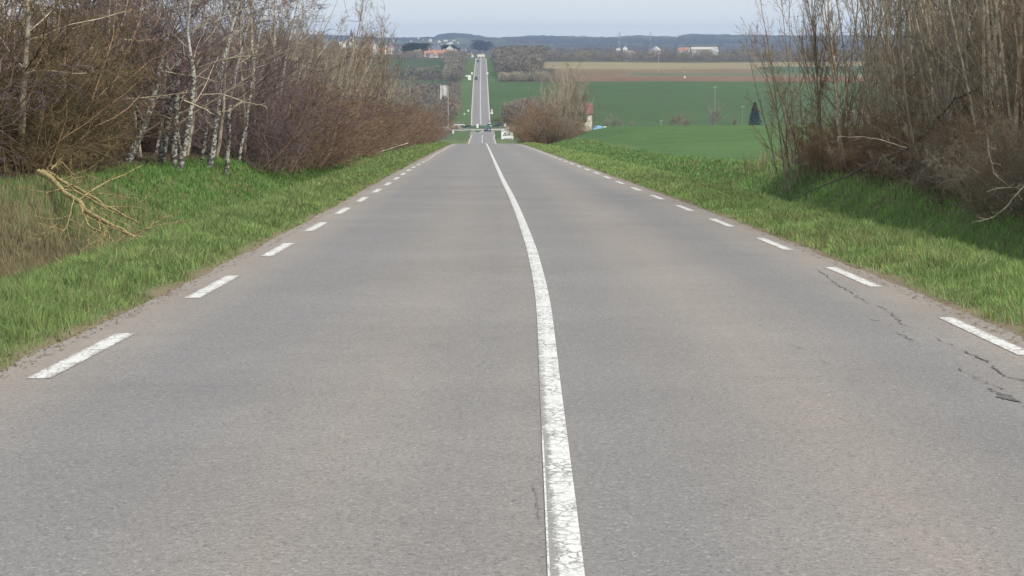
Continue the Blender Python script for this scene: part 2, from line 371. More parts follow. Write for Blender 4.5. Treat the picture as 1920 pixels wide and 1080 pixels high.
dd = list(np.arange(0, 13.01, .2)); s_ = .22
while dd[-1] < 2600: dd.append(dd[-1] + s_); s_ *= 1.033
dd = np.array(dd); dcol = np.concatenate([-dd[::-1], dd[1:]])
yr = list(np.arange(-40, 8, 2.)) + [8.]
while yr[-1] < 6400: yr.append(yr[-1] + max(.12, yr[-1] * .0085))
yr = np.array(yr); NR, NC = len(yr), len(dcol)
Yg, Dg = np.meshgrid(yr, dcol, indexing='ij'); Xg = roadX(Yg) + Dg; Zg = height(Xg, Yg)
G = lambda *a: np.array(a, float)
def zonecol(X, Y, d):
    px = 960 + X / np.maximum(Y, 1) * F; sh = X.shape + (1,)
    n = vnoise(X, Y, 3, 51)[..., None]; nb = vnoise(X, Y, 60, 53)[..., None]
    c = np.ones(X.shape + (3,)) * G(.115, .145, .052)
    def put(mask, col):
        nonlocal c
        k = np.clip(mask, 0, 1)[..., None]; c = c * (1 - k) + k * col
    a = np.abs(d)
    # right crop field beside and beyond the hedge
    wob = (vnoise(X, Y, 12, 57) - .5) * 2
    put(sm(d, 9.5 + wob, 11 + wob) * sm(Y, 62, 70), G(.068, .125, .038))
    put(sm(-d, 12, 16), G(.040, .075, .026))
    # litter and soil under the hedges, dead grass in the left ditch
    put(sm(-d, 9.6, 11) * (1 - sm(Y, 200, 240)), G(.070, .058, .034))
    put(sm(d, 8.8, 10) * (1 - sm(Y, 60, 66)), G(.085, .068, .048))
    put(sm(-d, 5.7, 6.3) * (1 - sm(-d, 9.2, 10)) * (1 - sm(Y, 33, 43)) , G(.12, .10, .055))
    # bare dirt at the tarmac edge
    put(1 - sm(a + (n[..., 0] - .5) * .5, 3.8, 4.15), G(.20, .155, .105))
    far = sm(Y, 560, 640)
    put(far, G(.075, .068, .045))
    put(far * (1 - sm(a, 9, 12)), G(.075, .115, .036))
    def field(x0, x1, y0, y1, col, e=3):
        nonlocal c
        k = sm(px, x0 - e, x0 + e) * (1 - sm(px, x1 - e, x1 + e)) * sm(Y, y0 - 4, y0 + 4) * (1 - sm(Y, y1 - 4, y1 + 4)); put(k, col * (.88 + .24 * nb))
    R3 = 3000
    field(918, R3, 640, 1085, G(.052, .090, .024), 2)
    field(1040, R3, 1085, 1130, G(.165, .096, .052)); field(1040, R3, 1130, 1210, G(.165, .115, .066)); field(1180, R3, 1150, 1185, G(.105, .120, .062)); field(1040, R3, 1210, 1262, G(.18, .125, .07))
    field(1020, R3, 1258, 1398, G(.235, .195, .105))
    field(1420, 3000, 1185, 1300, G(.06, .10, .045), 20)
    field(700, 845, 980, 1095, G(.048, .078, .026)); field(690, 850, 1225, 1440, G(.048, .074, .028)); field(200, 840, 1140, 1175, G(.085, .090, .05))
    put(sm(Y, 1480, 1560), G(.072, .066, .055))
    put(sm(Y, 3600, 4300), G(.040, .042, .036))
    k = sm(Y, 1600, 1700) * (vnoise(X, Y, 190, 77, 2) > .60) * .8; put(k, G(.10, .11, .055))
    return c
col = zonecol(Xg, Yg, Dg)
mb = MB(); grid(np.stack([Xg, Yg, Zg], -1).reshape(-1, 3), NR, NC, mb, Col=col.reshape(-1, 3))
S(mb.build('ground', MAT['ground'], smooth=True), kind='structure')
def gh(X, Y): return float(height(np.array([X]), np.array([Y]))[0])

# ------------------------------------------------------------------ road, markings, cracks
def ribbon(mb, Ys, d0, d1, nx, lift, pt=False, skirt=False, base_f=base):
    Ys = np.asarray(Ys, float); d0 = np.broadcast_to(d0, Ys.shape); d1 = np.broadcast_to(d1, Ys.shape)
    tt = np.linspace(0, 1, nx)
    if skirt: tt = np.concatenate([[0], tt, [1]]); nx += 2
    D = d0[:, None] * (1 - tt) + d1[:, None] * tt; YY = np.broadcast_to(Ys[:, None], D.shape)
    camber = -.012 * np.abs(D)
    Z = base_f(YY) + lift + camber
    if skirt: Z[:, 0] -= .3; Z[:, -1] -= .3
    V = np.stack([roadX(YY) + D, YY, Z], -1).reshape(-1, 3)
    att = {'rd': np.stack([D, YY, 0 * D], -1).reshape(-1, 3)}
    if pt: att['pt'] = np.stack([D - (d0[:, None] + d1[:, None]) / 2, YY, 0 * D], -1).reshape(-1, 3)
    grid(V, len(Ys), nx, mb, **att)
ys = [-30.]
while ys[-1] < 744: ys.append(ys[-1] + max(.5, ys[-1] * .01))
ys = np.array(ys)
def hw(Y): return 3.78 + 2.4 * sm(Y, 640, 742)
mb = MB(); e = (vnoise(ys * 0, ys, .8, 3) - .5) * .12
ribbon(mb, ys, -hw(ys) + e, hw(ys) + e, 15, 0, skirt=True)
ys2 = np.arange(783, 1500, 6.); ribbon(mb, ys2, -3.9 - 2 * (1 - sm(ys2, 783, 800)), 3.9 + 2 * (1 - sm(ys2, 783, 800)), 9, .05, skirt=True)
road = S(mb.build('road', MAT['asphalt']), kind='structure')

def line(name, Ys, dc, wd, lift, mat='edge_paint', nx=3, **kw):
    mb = MB(); dc = np.broadcast_to(dc, np.shape(Ys)); ribbon(mb, Ys, dc - wd / 2, dc + wd / 2, nx, lift, pt=True, **kw)
    return mb.build(name, MAT[mat], road)
cy = np.concatenate([np.arange(0, 60, .5), np.arange(60, 262, 2.)])
line('centre_line', cy, 0, .134, .004, 'centre_paint', 5)
line('old_line_trace', np.arange(6, 11.5, .5), -.064, .009, .0045, 'edge_paint')
LO, RO = -3.42, 3.48
dy0 = 13.62 - 6.5 * 2
for i in range(35):
    a = dy0 + 6.5 * i
    if a < 225: line('edge_dash', np.linspace(a, a + 3, 5), LO + .03 * math.sin(a * .13), .165, .004)
    a = 15.05 - 13 + 6.5 * i
    if a < 225: line('edge_dash', np.linspace(a, a + 3, 5), RO + .03 * math.sin(a * .1), .14, .004)
fy = np.arange(262, 742, 6.); splay = sm(fy, 650, 742)
line('centre_line', fy[fy < 690], 0, .3, .006, 'edge_paint')
line('edge_line', fy, -3.5 - 2.3 * splay, .32, .006); line('edge_line', fy, 3.5 + 2.3 * splay, .32, .006)
gy = np.arange(800, 1490, 8.)
line('centre_line', gy, 0, .62, .062); line('edge_line', gy, -3.6, .42, .062); line('edge_line', gy, 3.6, .42, .062)
def strip(name, pts, wd, z=.006, mat='crack', parent=None, jit=.012, nn=10):
    P = []
    for (a, b) in zip(pts[:-1], pts[1:]):
        for k in range(nn): P.append([a[0] + (b[0] - a[0]) * k / nn, a[1] + (b[1] - a[1]) * k / nn])
    P.append(list(pts[-1])); P = np.array(P, float); n = len(P)
    P[1:-1] += rng.normal(0, jit, (n - 2, 2)) * [1, 1.3]
    tg = np.gradient(P, axis=0); tg /= np.linalg.norm(tg, axis=1)[:, None] + 1e-9; nr = np.stack([-tg[:, 1], tg[:, 0]], 1)
    wv = wd * (.35 + rng.random(n)) * np.minimum(1, np.minimum(np.arange(n), n - 1 - np.arange(n)) / 3 + .15); wv = np.where(np.convolve(rng.random(n + 2), [.33, .33, .33], 'valid') < .40, .0012, wv); wv = wv[:, None]
    A, B = P - nr * wv / 2, P + nr * wv / 2; Q = np.stack([A, B], 1).reshape(-1, 2)
    D = Q[:, 0] - roadX(Q[:, 1]); Z = base(Q[:, 1]) - .012 * np.abs(D) + z
    mb = MB(); grid(np.stack([Q[:, 0], Q[:, 1], Z], 1), n, 2, mb); return mb.build(name, MAT[mat], parent)
def on_road(px, py):
    r = ray(px, py); t_ = -EYE / (r[2] - SL * r[1]); return (r[0] * t_, r[1] * t_)
def crack(pp, wd=.018, jit=.02): strip('crack', [on_road(*p) for p in pp], wd * .62, parent=road, jit=jit * .6)
crack([(1528, 498), (1560, 520), (1600, 545), (1622, 560), (1660, 572), (1690, 600), (1724, 612)], .022, .03)
crack([(1752, 626), (1800, 646), (1850, 668), (1880, 695), (1950, 712)], .026, .02)
crack([(1630, 592), (1650, 596)], .02); crack([(1668, 600), (1694, 607)], .014); crack([(1680, 615), (1700, 625), (1724, 640)], .022)
crack([(1795, 680), (1830, 700), (1862, 715)], .016, .03)
crack([(1780, 718), (1812, 722)], .01, .03)
crack([(1836, 714), (1862, 724), (1895, 736), (1935, 756)], .05, .03); crack([(1862, 714), (1888, 722)], .02); crack([(1590, 700), (1600, 712)], .01); crack([(1480, 640), (1500, 652)], .01, .03); crack([(1420, 604), (1436, 612)], .01, .03); crack([(1700, 632), (1714, 640)], .01)
crack([(766, 345.5), (812, 346), (850, 345)], .05, .03); crack([(870, 344), (930, 345.5)], .04, .03)
crack([(995, 905), (1008, 935), (1012, 985)], .005, .01); crack([(1535, 668), (1560, 680)], .008, .02)
crack([(1300, 880), (1352, 898)], .004, .006)
pa = [on_road(*p) for p in [(1852, 726), (1874, 722), (1900, 730), (1918, 742), (1926, 752), (1904, 748), (1880, 742), (1858, 735)]]
pa = [tuple(np.array(pa[i]) * (1 - f) + np.array(pa[(i + 1) % 8]) * f) for i in range(8) for f in (0, .25, .5, .75)]
mb = MB(); cx, cyy = np.mean([p[0] for p in pa]), np.mean([p[1] for p in pa])
PP = [(cx, cyy)] + [(cx + (p[0] - cx) * .6 + rng.normal(0, .006), cyy + (p[1] - cyy) * .42 + rng.normal(0, .012)) for p in pa]
V = [(x, y, float(base(y)) - .012 * abs(x - float(roadX(y))) + .005) for x, y in PP]
mb.add(V, [(0, i, i % 32 + 1) for i in range(1, 33)]); mb.build('pothole_patch', plain('worn_tar', (.135, .128, .12), .9, .3, 25), road)

# roundabout: ring road, pale kerb apron, planted island
RC = (-10.4, 763.); RZ = float(base(763.))
def ring(r0, r1, z0, z1, k=64, sy=1.35, cyc=RC):
    V = []; 
    for r, z in ((r0, z0), (r1, z1)):
        for i in range(k): a = 2 * math.pi * i / k; V.append((cyc[0] + r * math.cos(a), cyc[1] + r * math.sin(a) * 1.0, z + float(base(cyc[1] + r * math.sin(a))) - RZ))
    return V, [(i, (i + 1) % k, k + (i + 1) % k, k + i) for i in range(k)]
mb = MB()
for r0, r1, z0, z1 in ((9, 20, RZ + .06, RZ + .03),): V, Fq = ring(r0, r1, z0, z1); V = np.array(V); mb.add(V, Fq, rd=np.stack([V[:, 0] * 0 + 2, V[:, 1], V[:, 0]], 1))
S(mb.build('roundabout_road', MAT['asphalt']), kind='structure')
isl = empty('roundabout_island', (0, 0, 0), 0, 'low planted round island with pale kerb in the middle of the roundabout', 'traffic island')
mb = MB()
for a in ((9.6, 9.5, RZ + .05, RZ + .28), (9.5, 8.6, RZ + .28, RZ + .28)): V, Fq = ring(*a); mb.add(V, Fq)
mb.build('kerb', MAT['concrete'], isl)
mb = MB()
for a in ((8.62, 7.5, RZ + .27, RZ + .5), (7.5, 4, RZ + .5, RZ + .9), (4, .2, RZ + .9, RZ + 1.1)): V, Fq = ring(*a); mb.add(V, Fq)
mb.build('mound', MAT['island'], isl)
kb = MB()
for a in ((20.0, 20.1, RZ + .03, RZ + .2), (20.1, 20.9, RZ + .2, RZ + .2), (20.9, 21, RZ + .2, RZ - .2)):
    V, Fq = ring(*a); V = np.array(V); ang = np.arctan2(V[:, 1] - RC[1], V[:, 0] - RC[0]); 
    Fq = [f for f in Fq if not (abs(math.atan2(V[f[0]][1] - RC[1], V[f[0]][0] - RC[0]) + math.pi / 2) < .33 or abs(math.atan2(V[f[0]][1] - RC[1], V[f[0]][0] - RC[0]) - math.pi / 2) < .3)]
    kb.add(V, Fq)
S(kb.build('roundabout_kerb', MAT['concrete']), kind='structure')
# long pale cross road edge seen as a thin line through the junction
# ------------------------------------------------------------------ grass
def blades(N_, dlo, dhi, ylo, yhi, hfun, cfun, wk=.00042, lean=.45, seed=1, dens=None):
    r = np.random.default_rng(seed); Y = np.exp(r.uniform(math.log(ylo), math.log(yhi), N_)); d = r.uniform(dlo, dhi, N_)
    X = roadX(Y) + d; px = 960 + X / Y * F; k = (px > -60) & (px < 1980)
    if dens is not None: k &= r.random(N_) < dens(X, Y, d)
    X, Y, d = X[k], Y[k], d[k]; n = len(X); Z = height(X, Y) - .01
    h = hfun(X, Y, d) * r.uniform(.55, 1.3, n); wd = np.maximum(.006, wk * Y) * r.uniform(.7, 1.4, n)
    tuft = vnoise(X, Y, .32, 91, 2); h = h * (.45 + 1.15 * tuft)
    az = r.uniform(0, 2 * math.pi, n); la = vnoise(X, Y, .5, 93, 1) * 14 + r.normal(0, .9, n); ln = h * np.abs(r.normal(.25, lean, n)) + .01
    wx, wy = np.cos(az) * wd / 2, np.sin(az) * wd / 2; lx, ly = np.cos(la) * ln, np.sin(la) * ln
    V = np.stack([np.stack([X - wx, Y - wy, Z], 1), np.stack([X + wx, Y + wy, Z], 1), np.stack([X + wx * .8 + lx * .35, Y + wy * .8 + ly * .35, Z + h * .6], 1),
                  np.stack([X - wx * .8 + lx * .35, Y - wy * .8 + ly * .35, Z + h * .6], 1), np.stack([X + lx, Y + ly, Z + h], 1)], 1).reshape(-1, 3)
    i = np.arange(n) * 5; Fq = np.stack([i, i + 1, i + 2, i + 3], 1); Ft = np.stack([i + 3, i + 2, i + 4], 1)
    c = cfun(X, Y, d, r) ; c = np.repeat(c, 5, 0)
    mb = MB(); mb.add(V, Fq, Col=c); mb.F.append(Ft); return mb
def gcol(X, Y, d, r):
    n = len(X); t_ = r.random((n, 1)); cl = (.5 * vnoise(X, Y, 1.3, 61) + .5 * vnoise(X, Y, .3, 64, 2))[:, None]
    c = G(.135, .200, .062) * (1 - t_) + G(.240, .320, .115) * t_
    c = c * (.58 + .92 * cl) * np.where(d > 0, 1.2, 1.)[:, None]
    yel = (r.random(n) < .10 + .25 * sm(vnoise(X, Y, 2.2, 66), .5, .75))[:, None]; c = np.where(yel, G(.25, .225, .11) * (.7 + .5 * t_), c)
    bank = (np.abs(d) > 7)[:, None]; c = np.where(bank & ~yel, c * np.where((d < 0)[:, None], G(.64, .86, .64), np.where((Y < 58)[:, None], G(1.05, 1.25, .95), G(.66, .80, .74))), c)  # left bank darker green partly painted as shade; near right lightened against hedge shade
    dead = (sm(-d, 5.5, 6.2) * (1 - sm(-d, 9.6, 10.6)) * (1 - sm(Y, 32, 45)))[:, None] > r.random((n, 1)) * 1.05
    c = np.where(dead, G(.20, .17, .095) * (.55 + .8 * t_), c)
    ub = (np.maximum(sm(d, 8.6, 9.8) * (1 - sm(Y, 58, 66)), sm(-d, 9.8, 11)) )[:, None] > r.random((n, 1))
    c = np.where(ub, G(.17, .125, .085) * (.6 + .7 * t_), c)
    return c
def gh_l(X, Y, d): return .135 * (.55 + .9 * vnoise(X, Y, 1.1, 63)) * np.interp(np.abs(d), [3.7, 4.1, 5, 9, 12], [.25, .75, 1, 1, .8])
def edge_d(X, Y, d): return np.clip(sm(np.abs(d) + (vnoise(X, Y, .9, 71) - .5) * .55, 3.72, 4.12), .0, 1)
def edge_r(X, Y, d): return edge_d(X, Y, d) * np.clip(1 - sm(d + (vnoise(X, Y, 6, 72) - .5) * 1.6, 9.2, 10.2) * sm(Y, 62, 68), 0, 1)
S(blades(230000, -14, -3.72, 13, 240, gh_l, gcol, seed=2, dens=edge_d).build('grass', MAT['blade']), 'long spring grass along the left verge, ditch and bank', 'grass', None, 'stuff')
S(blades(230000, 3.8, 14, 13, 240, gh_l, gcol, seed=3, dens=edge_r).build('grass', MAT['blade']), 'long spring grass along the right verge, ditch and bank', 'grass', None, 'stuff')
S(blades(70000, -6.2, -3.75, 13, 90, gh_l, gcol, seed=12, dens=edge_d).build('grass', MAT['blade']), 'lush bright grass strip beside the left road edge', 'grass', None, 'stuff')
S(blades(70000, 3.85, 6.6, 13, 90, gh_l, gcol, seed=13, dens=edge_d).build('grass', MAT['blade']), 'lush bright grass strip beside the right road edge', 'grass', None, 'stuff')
def ccol(X, Y, d, r): return G(.080, .145, .042) * (.92 + .16 * r.random((len(X), 1)))
def scol(X, Y, d, r): return G(.30, .25, .145) * (.6 + .6 * r.random((len(X), 1)))
S(blades(5000, -9.6, -5.8, 20, 46, lambda X, Y, d: .38 + 0 * X, scol, seed=6, lean=.25, wk=.0002).build('dead_grass', MAT['blade']), 'dry straw coloured stalks standing in the left ditch', 'dead grass', None, 'stuff')
S(blades(420, 8.6, 11, 60, 76, lambda X, Y, d: .6 + 0 * X, scol, seed=7, lean=.2, wk=.0003).build('dead_grass', MAT['blade']), 'tall pale dry stalks at the end of the right hedge', 'dead grass', None, 'stuff')
# leaf litter on the dirt margin
r = np.random.default_rng(8); n = 3600; Y = np.exp(r.uniform(math.log(12), math.log(75), n)); sd = r.choice([-1, 1], n); d = sd * (3.62 + np.abs(r.normal(.12, .20, n)))
X = roadX(Y) + d; Z = np.maximum(height(X, Y), np.where(np.abs(d) < 3.8, base(Y) - .012 * np.abs(d), -99)) + .006; s0 = r.uniform(.008, .028, n)
a = r.uniform(0, 6.28, n); tz = r.uniform(-.006, .016, n)
V = np.stack([np.stack([X + np.cos(a + k * 1.57) * s0 * (1 if k % 2 else .5), Y + np.sin(a + k * 1.57) * s0 * (1 if k % 2 else .5), Z + (tz if k == 1 else 0)], 1) for k in range(4)], 1).reshape(-1, 3)
i = np.arange(n) * 4; tt = r.random((n, 1)); c = np.repeat(G(.13, .085, .055) * (1 - tt) + G(.34, .26, .17) * tt, 4, 0)
mb = MB(); mb.add(V, np.stack([i, i + 1, i + 2, i + 3], 1), Col=c); S(mb.build('leaf_litter', MAT['blade']), 'dead leaves and crumbs scattered along the tarmac edges', 'leaf litter', None, 'stuff')

# ------------------------------------------------------------------ bare trees and shrubs
def unit(v): return v / (np.linalg.norm(v, axis=-1, keepdims=True) + 1e-9)
def walk(o, dr, ln, n, wander, up, r):
    P = np.zeros((len(o), n, 3)); P[:, 0] = o; dr = unit(dr); st = (ln / (n - 1))[:, None]
    for i in range(1, n):
        dr = unit(dr + r.normal(0, wander, dr.shape) + np.array([0, 0, up])); P[:, i] = P[:, i - 1] + dr * st
    return P
def kids(P, R, m, tlo, thi, ang, lr, n, wander, up, rr, r, rmin=.002):
    Cn, k, _ = P.shape; idx = np.repeat(np.arange(Cn), m); t_ = r.uniform(tlo, thi, len(idx)) * (k - 1); i = np.minimum(t_.astype(int), k - 2); f = (t_ - i)[:, None]
    o = P[idx, i] * (1 - f) + P[idx, i + 1] * f; tg = unit(P[idx, i + 1] - P[idx, i]); rad = R[idx, i] * (1 - f[:, 0]) + R[idx, i + 1] * f[:, 0]
    pr = unit(np.cross(tg, unit(r.normal(0, 1, tg.shape)))); an = r.uniform(*ang, len(idx))[:, None]
    L0 = np.linalg.norm(P[idx, -1] - P[idx, 0], axis=1); ln = L0 * lr * r.uniform(.5, 1.25, len(idx)) * (1.15 - .6 * t_ / (k - 1))
    Q = walk(o, tg * np.cos(an) + pr * np.sin(an), ln, n, wander, up, r)
    r0 = np.maximum(rad * rr, rmin); RR = r0[:, None] * np.linspace(1, .45, n); return Q, np.maximum(RR, rmin * .8)
def tubes(mb, P, R, k=3):
    Cn, n, _ = P.shape; T = unit(P[:, -1] - P[:, 0]); ref = np.where(np.abs(T[:, 2:3]) > .9, G(1, 0, 0), G(0, 0, 1)); U = unit(np.cross(T, ref)); W = np.cross(T, U)
    V = []
    for j in range(k):
        a = 2 * math.pi * j / k; V.append(P + R[..., None] * (U[:, None] * math.cos(a) + W[:, None] * math.sin(a)))
    V = np.stack(V, 2).reshape(-1, 3); i = np.arange(Cn * n * k).reshape(Cn, n, k); A = i[:, :-1]; B = i[:, 1:]
    mb.add(V, np.stack([A, np.roll(A, -1, 2), np.roll(B, -1, 2), B], -1).reshape(-1, 4))
PROTO = {}
def proto(key, H, trunk_sets, twig_sets):
    a, b_ = MB(), MB()
    for P, R, k in trunk_sets: tubes(a, P, R, k)
    for P, R, k in twig_sets: tubes(b_, P, R, k)
    PROTO[key] = (H, a.mesh(key + '_stems'), b_.mesh(key + '_twigs'))
def base_pts(n, rad, r):
    a = r.uniform(0, 6.28, n); q = rad * np.sqrt(r.random(n)); return np.stack([q * np.cos(a), q * np.sin(a), np.zeros(n) - .1], 1)
for v in range(4):      # tall hedge clump of upright rods, 9 m
    r = np.random.default_rng(100 + v); n = 9; o = base_pts(n, .9, r); dr = np.concatenate([o[:, :2] * .20 + r.normal(0, .10, (n, 2)), np.ones((n, 1))], 1)
    P = walk(o, dr, r.uniform(6, 9.8, n), 12, .045, .01, r); R = (r.uniform(.026, .058, n)[:, None]) * np.linspace(1, .25, 12)
    B1, R1 = kids(P, R, 15, .12, .97, (.35, .85), .24, 6, .13, .07, .45, r, .009); B2, R2 = kids(B1, R1, 6, .1, 1, (.4, .95), .40, 4, .18, .03, .6, r, .0055); B3, R3 = kids(B2, R2, 2, .2, 1, (.4, 1.), .5, 3, .2, .03, .7, r, .0045)
    proto('rod%d' % v, 9., [(P, R, 5)], [(B1, R1, 3), (B2, R2, 3), (B3, R3, 3)])
for v in range(4):      # dense thorn shrub, 3.4 m
    r = np.random.default_rng(200 + v); n = 17; o = base_pts(n, .7, r); dr = np.concatenate([o[:, :2] * .9 + r.normal(0, .25, (n, 2)), np.ones((n, 1))], 1)
    P = walk(o, dr, r.uniform(2.2, 3.9, n), 8, .11, -.01, r); R = (r.uniform(.012, .03, n)[:, None]) * np.linspace(1, .25, 8)
    B1, R1 = kids(P, R, 14, .05, 1, (.5, 1.3), .36, 6, .26, .02, .55, r, .0065); B2, R2 = kids(B1, R1, 8, .1, 1, (.5, 1.3), .42, 4, .3, .0, .65, r, .0048); B3, R3 = kids(B2, R2, 3, .2, 1, (.4, 1.2), .5, 3, .3, 0, .75, r, .004)
    proto('shrub%d' % v, 3.4, [(P, R, 4)], [(B1, R1, 3), (B2, R2, 3), (B3, R3, 3)])
for v in range(3):      # spreading bare tree, 10 m
    r = np.random.default_rng(300 + v); n = 2 + v; o = base_pts(n, .25, r); dr = np.concatenate([r.normal(0, .14, (n, 2)), np.ones((n, 1))], 1)
    P = walk(o, dr, r.uniform(8, 10.3, n), 12, .06, .02, r); R = (r.uniform(.08, .13, n)[:, None]) * np.linspace(1, .12, 12)
    A1, Q1 = kids(P, R, 13, .18, .97, (.45, .95), .40, 8, .10, .07, .5, r, .012); B1, R1 = kids(A1, Q1, 10, .12, 1, (.4, .9), .36, 5, .14, .04, .5, r, .008); B2, R2 = kids(B1, R1, 7, .15, 1, (.4, 1), .45, 4, .2, .02, .6, r, .005)
    proto('tree%d' % v, 10., [(P, R, 6), (A1, Q1, 4)], [(B1, R1, 3), (B2, R2, 3)])
for v in range(3):      # same for the middle distance, fewer and thicker twigs
    r = np.random.default_rng(400 + v); n = 5; o = base_pts(n, .5, r); dr = np.concatenate([r.normal(0, .2, (n, 2)), np.ones((n, 1))], 1)
    P = walk(o, dr, r.uniform(7, 10, n), 9, .07, .02, r); R = (r.uniform(.06, .11, n)[:, None]) * np.linspace(1, .2, 9)
    A1, Q1 = kids(P, R, 12, .12, .97, (.4, .95), .36, 6, .12, .06, .55, r, .02); B1, R1 = kids(A1, Q1, 9, .1, 1, (.4, 1), .4, 4, .18, .03, .6, r, .014); B2, R2 = kids(B1, R1, 3, .15, 1, (.4, 1), .5, 3, .2, .02, .8, r, .012)
    proto('mid%d' % v, 9.6, [(P, R, 5)], [(A1, Q1, 3), (B1, R1, 3), (B2, R2, 3)])
mesh_cache = {}
def with_mat(me, mat):
    k = (me.name, mat)
    if k not in mesh_cache:
        c = me.copy(); c.materials.clear(); c.materials.append(MAT[mat]); mesh_cache[k] = c
    return mesh_cache[k]
def plant(kind, X, Y, H, sm_, tm, name, label, cat, group=None, wide=1., rz=None, lean=(0, 0), parts=('stems', 'twigs')):
    H0, a, b_ = PROTO[kind]; e = empty(name, (X, Y, gh(X, Y) - .08), random.uniform(0, 6.28) if rz is None else rz, label, cat, group)
    s = H / H0; e.scale = (s * wide, s * wide, s); e.rotation_euler[0] = lean[0]; e.rotation_euler[1] = lean[1]
    link(parts[0], with_mat(a, sm_), e); link(parts[1], with_mat(b_, tm), e); return e
def X_(px, Y): return (px - 960) / F * Y

# right hedge: rods
R_ = random.Random(21)
k = 0
for row, (d0, d1) in enumerate(((10.0, 11.0), (11.3, 13), (13.6, 17))):
    Y = 27.
    while Y < 61.5 - row * 1.0:
        d = R_.uniform(d0, d1); H = R_.uniform(7.6, 9.8)
        if Y > 57: H *= .86
        plant('rod%d' % R_.randrange(4), float(roadX(Y)) + d, Y, H, R_.choice(['stem_pale', 'stem_grey', 'stem_pale']), R_.choice(['twig_dun', 'twig_brown', 'twig_dun']), 'hedge_tree',
              ['tall leafless rods in the front row of the right hedge', 'tall leafless rods in the middle row of the right hedge', 'tall leafless rods in the back row of the right hedge'][row], 'tree', 'tall leafless rods of the right hedge', wide=R_.uniform(.85, 1.15), lean=(R_.uniform(-.05, .05), R_.uniform(-.11, .04)))
        Y += R_.uniform(1.5, 2.4) * (1 if row < 2 else 1.2)
    # low brown undergrowth
for Y in np.arange(27, 63.5, 1.15):
    d = R_.uniform(9.4, 11.0); H = R_.uniform(1.3, 2.3)
    plant('shrub%d' % R_.randrange(4), float(roadX(Y)) + d, Y, H, 'twig_brown', R_.choice(['twig_brown', 'twig_red', 'twig_brown']), 'undergrowth_shrub', 'low tangled brown shrub at the foot of the right hedge', 'shrub', 'low shrubs at the foot of the right hedge', wide=1.25)
for Y in np.arange(24, 47, 1.0):
    plant('shrub%d' % R_.randrange(4), float(roadX(Y)) + R_.uniform(8.9, 9.6), Y, R_.uniform(1.0, 2.0), 'twig_brown', R_.choice(['twig_brown', 'twig_dun']), 'undergrowth_shrub', 'low tangled brown shrub at the foot of the right hedge', 'shrub', 'low shrubs at the foot of the right hedge', wide=1.15)
for px in (1492, 1505, 1520, 1540, 1560, 1585, 1610):
    Y = R_.uniform(61, 65); plant('shrub%d' % R_.randrange(4), X_(px, Y) + .6, Y, R_.uniform(1.0, 1.7), 'twig_brown', 'twig_red', 'undergrowth_shrub', 'small russet shrub at the far tip of the right hedge', 'shrub', 'small shrubs at the tip of the right hedge', wide=1.)
for Y in np.arange(28, 62, 2.4):
    d = R_.uniform(12, 16); H = R_.uniform(2.6, 3.8)
    plant('shrub%d' % R_.randrange(4), float(roadX(Y)) + d, Y, H, 'twig_brown', 'twig_brown', 'hedge_shrub', 'dense brown shrub filling the inside of the right hedge', 'shrub', 'dense shrubs inside the right hedge', wide=1.2)
for Y in np.arange(26.5, 36, 2.2):      # near end, dense dark brown
    plant('shrub%d' % R_.randrange(4), float(roadX(Y)) + R_.uniform(9.5, 10.6), Y, R_.uniform(2.4, 3.4), 'twig_brown', 'twig_brown', 'thorn_shrub', 'tall brown thorn shrub at the near end of the right hedge', 'shrub', 'thorn shrubs at the near end of the right hedge', wide=1.)
e = plant('tree1', X_(1545, 60), 60, 7.2, 'stem_grey', 'twig_brown', 'leaning_tree', 'slim bare tree leaning left out of the end of the right hedge', 'tree', wide=.36, rz=1.2, lean=(0, -.34), parts=('trunk', 'crown'))
e = plant('rod2', X_(1500, 61), 61.5, 6.6, 'stem_grey', 'twig_brown', 'sapling', 'thin young saplings at the far tip of the right hedge', 'tree', wide=.8, rz=.3, lean=(0, -.12))

# left side
for i, (px, Y, H, tm) in enumerate([(-150, 44, 4.6, 'twig_purple'), (-100, 46, 4.2, 'twig_olive'), (-50, 46, 4.1, 'twig_olive'), (-10, 48, 4.1, 'twig_olive'), (25, 49, 4.0, 'twig_olive'), (60, 51, 3.7, 'twig_olive'), (95, 53, 3.2, 'twig_olive'), (-20, 53, 5.0, 'twig_red'), (50, 56, 4.9, 'twig_red'), (100, 60, 4.8, 'twig_red'), (115, 51, 2.3, 'twig_olive'), (30, 45.5, 2.5, 'twig_olive'), (140, 54, 2.2, 'twig_olive'), (75, 46.5, 1.8, 'twig_olive'), (130, 62, 4.6, 'twig_red')]):
    plant('shrub%d' % (i % 4), X_(px, Y), Y, H, 'twig_brown', tm, 'olive_shrub' if 'olive' in tm else 'brown_shrub', 'dense olive green shrub at the left edge above the fallen branch' if 'olive' in tm else 'dense brown shrub behind the olive shrubs left of the birches', 'shrub', 'shrubs above the fallen branch', wide=1.25)
R_ = random.Random(5)
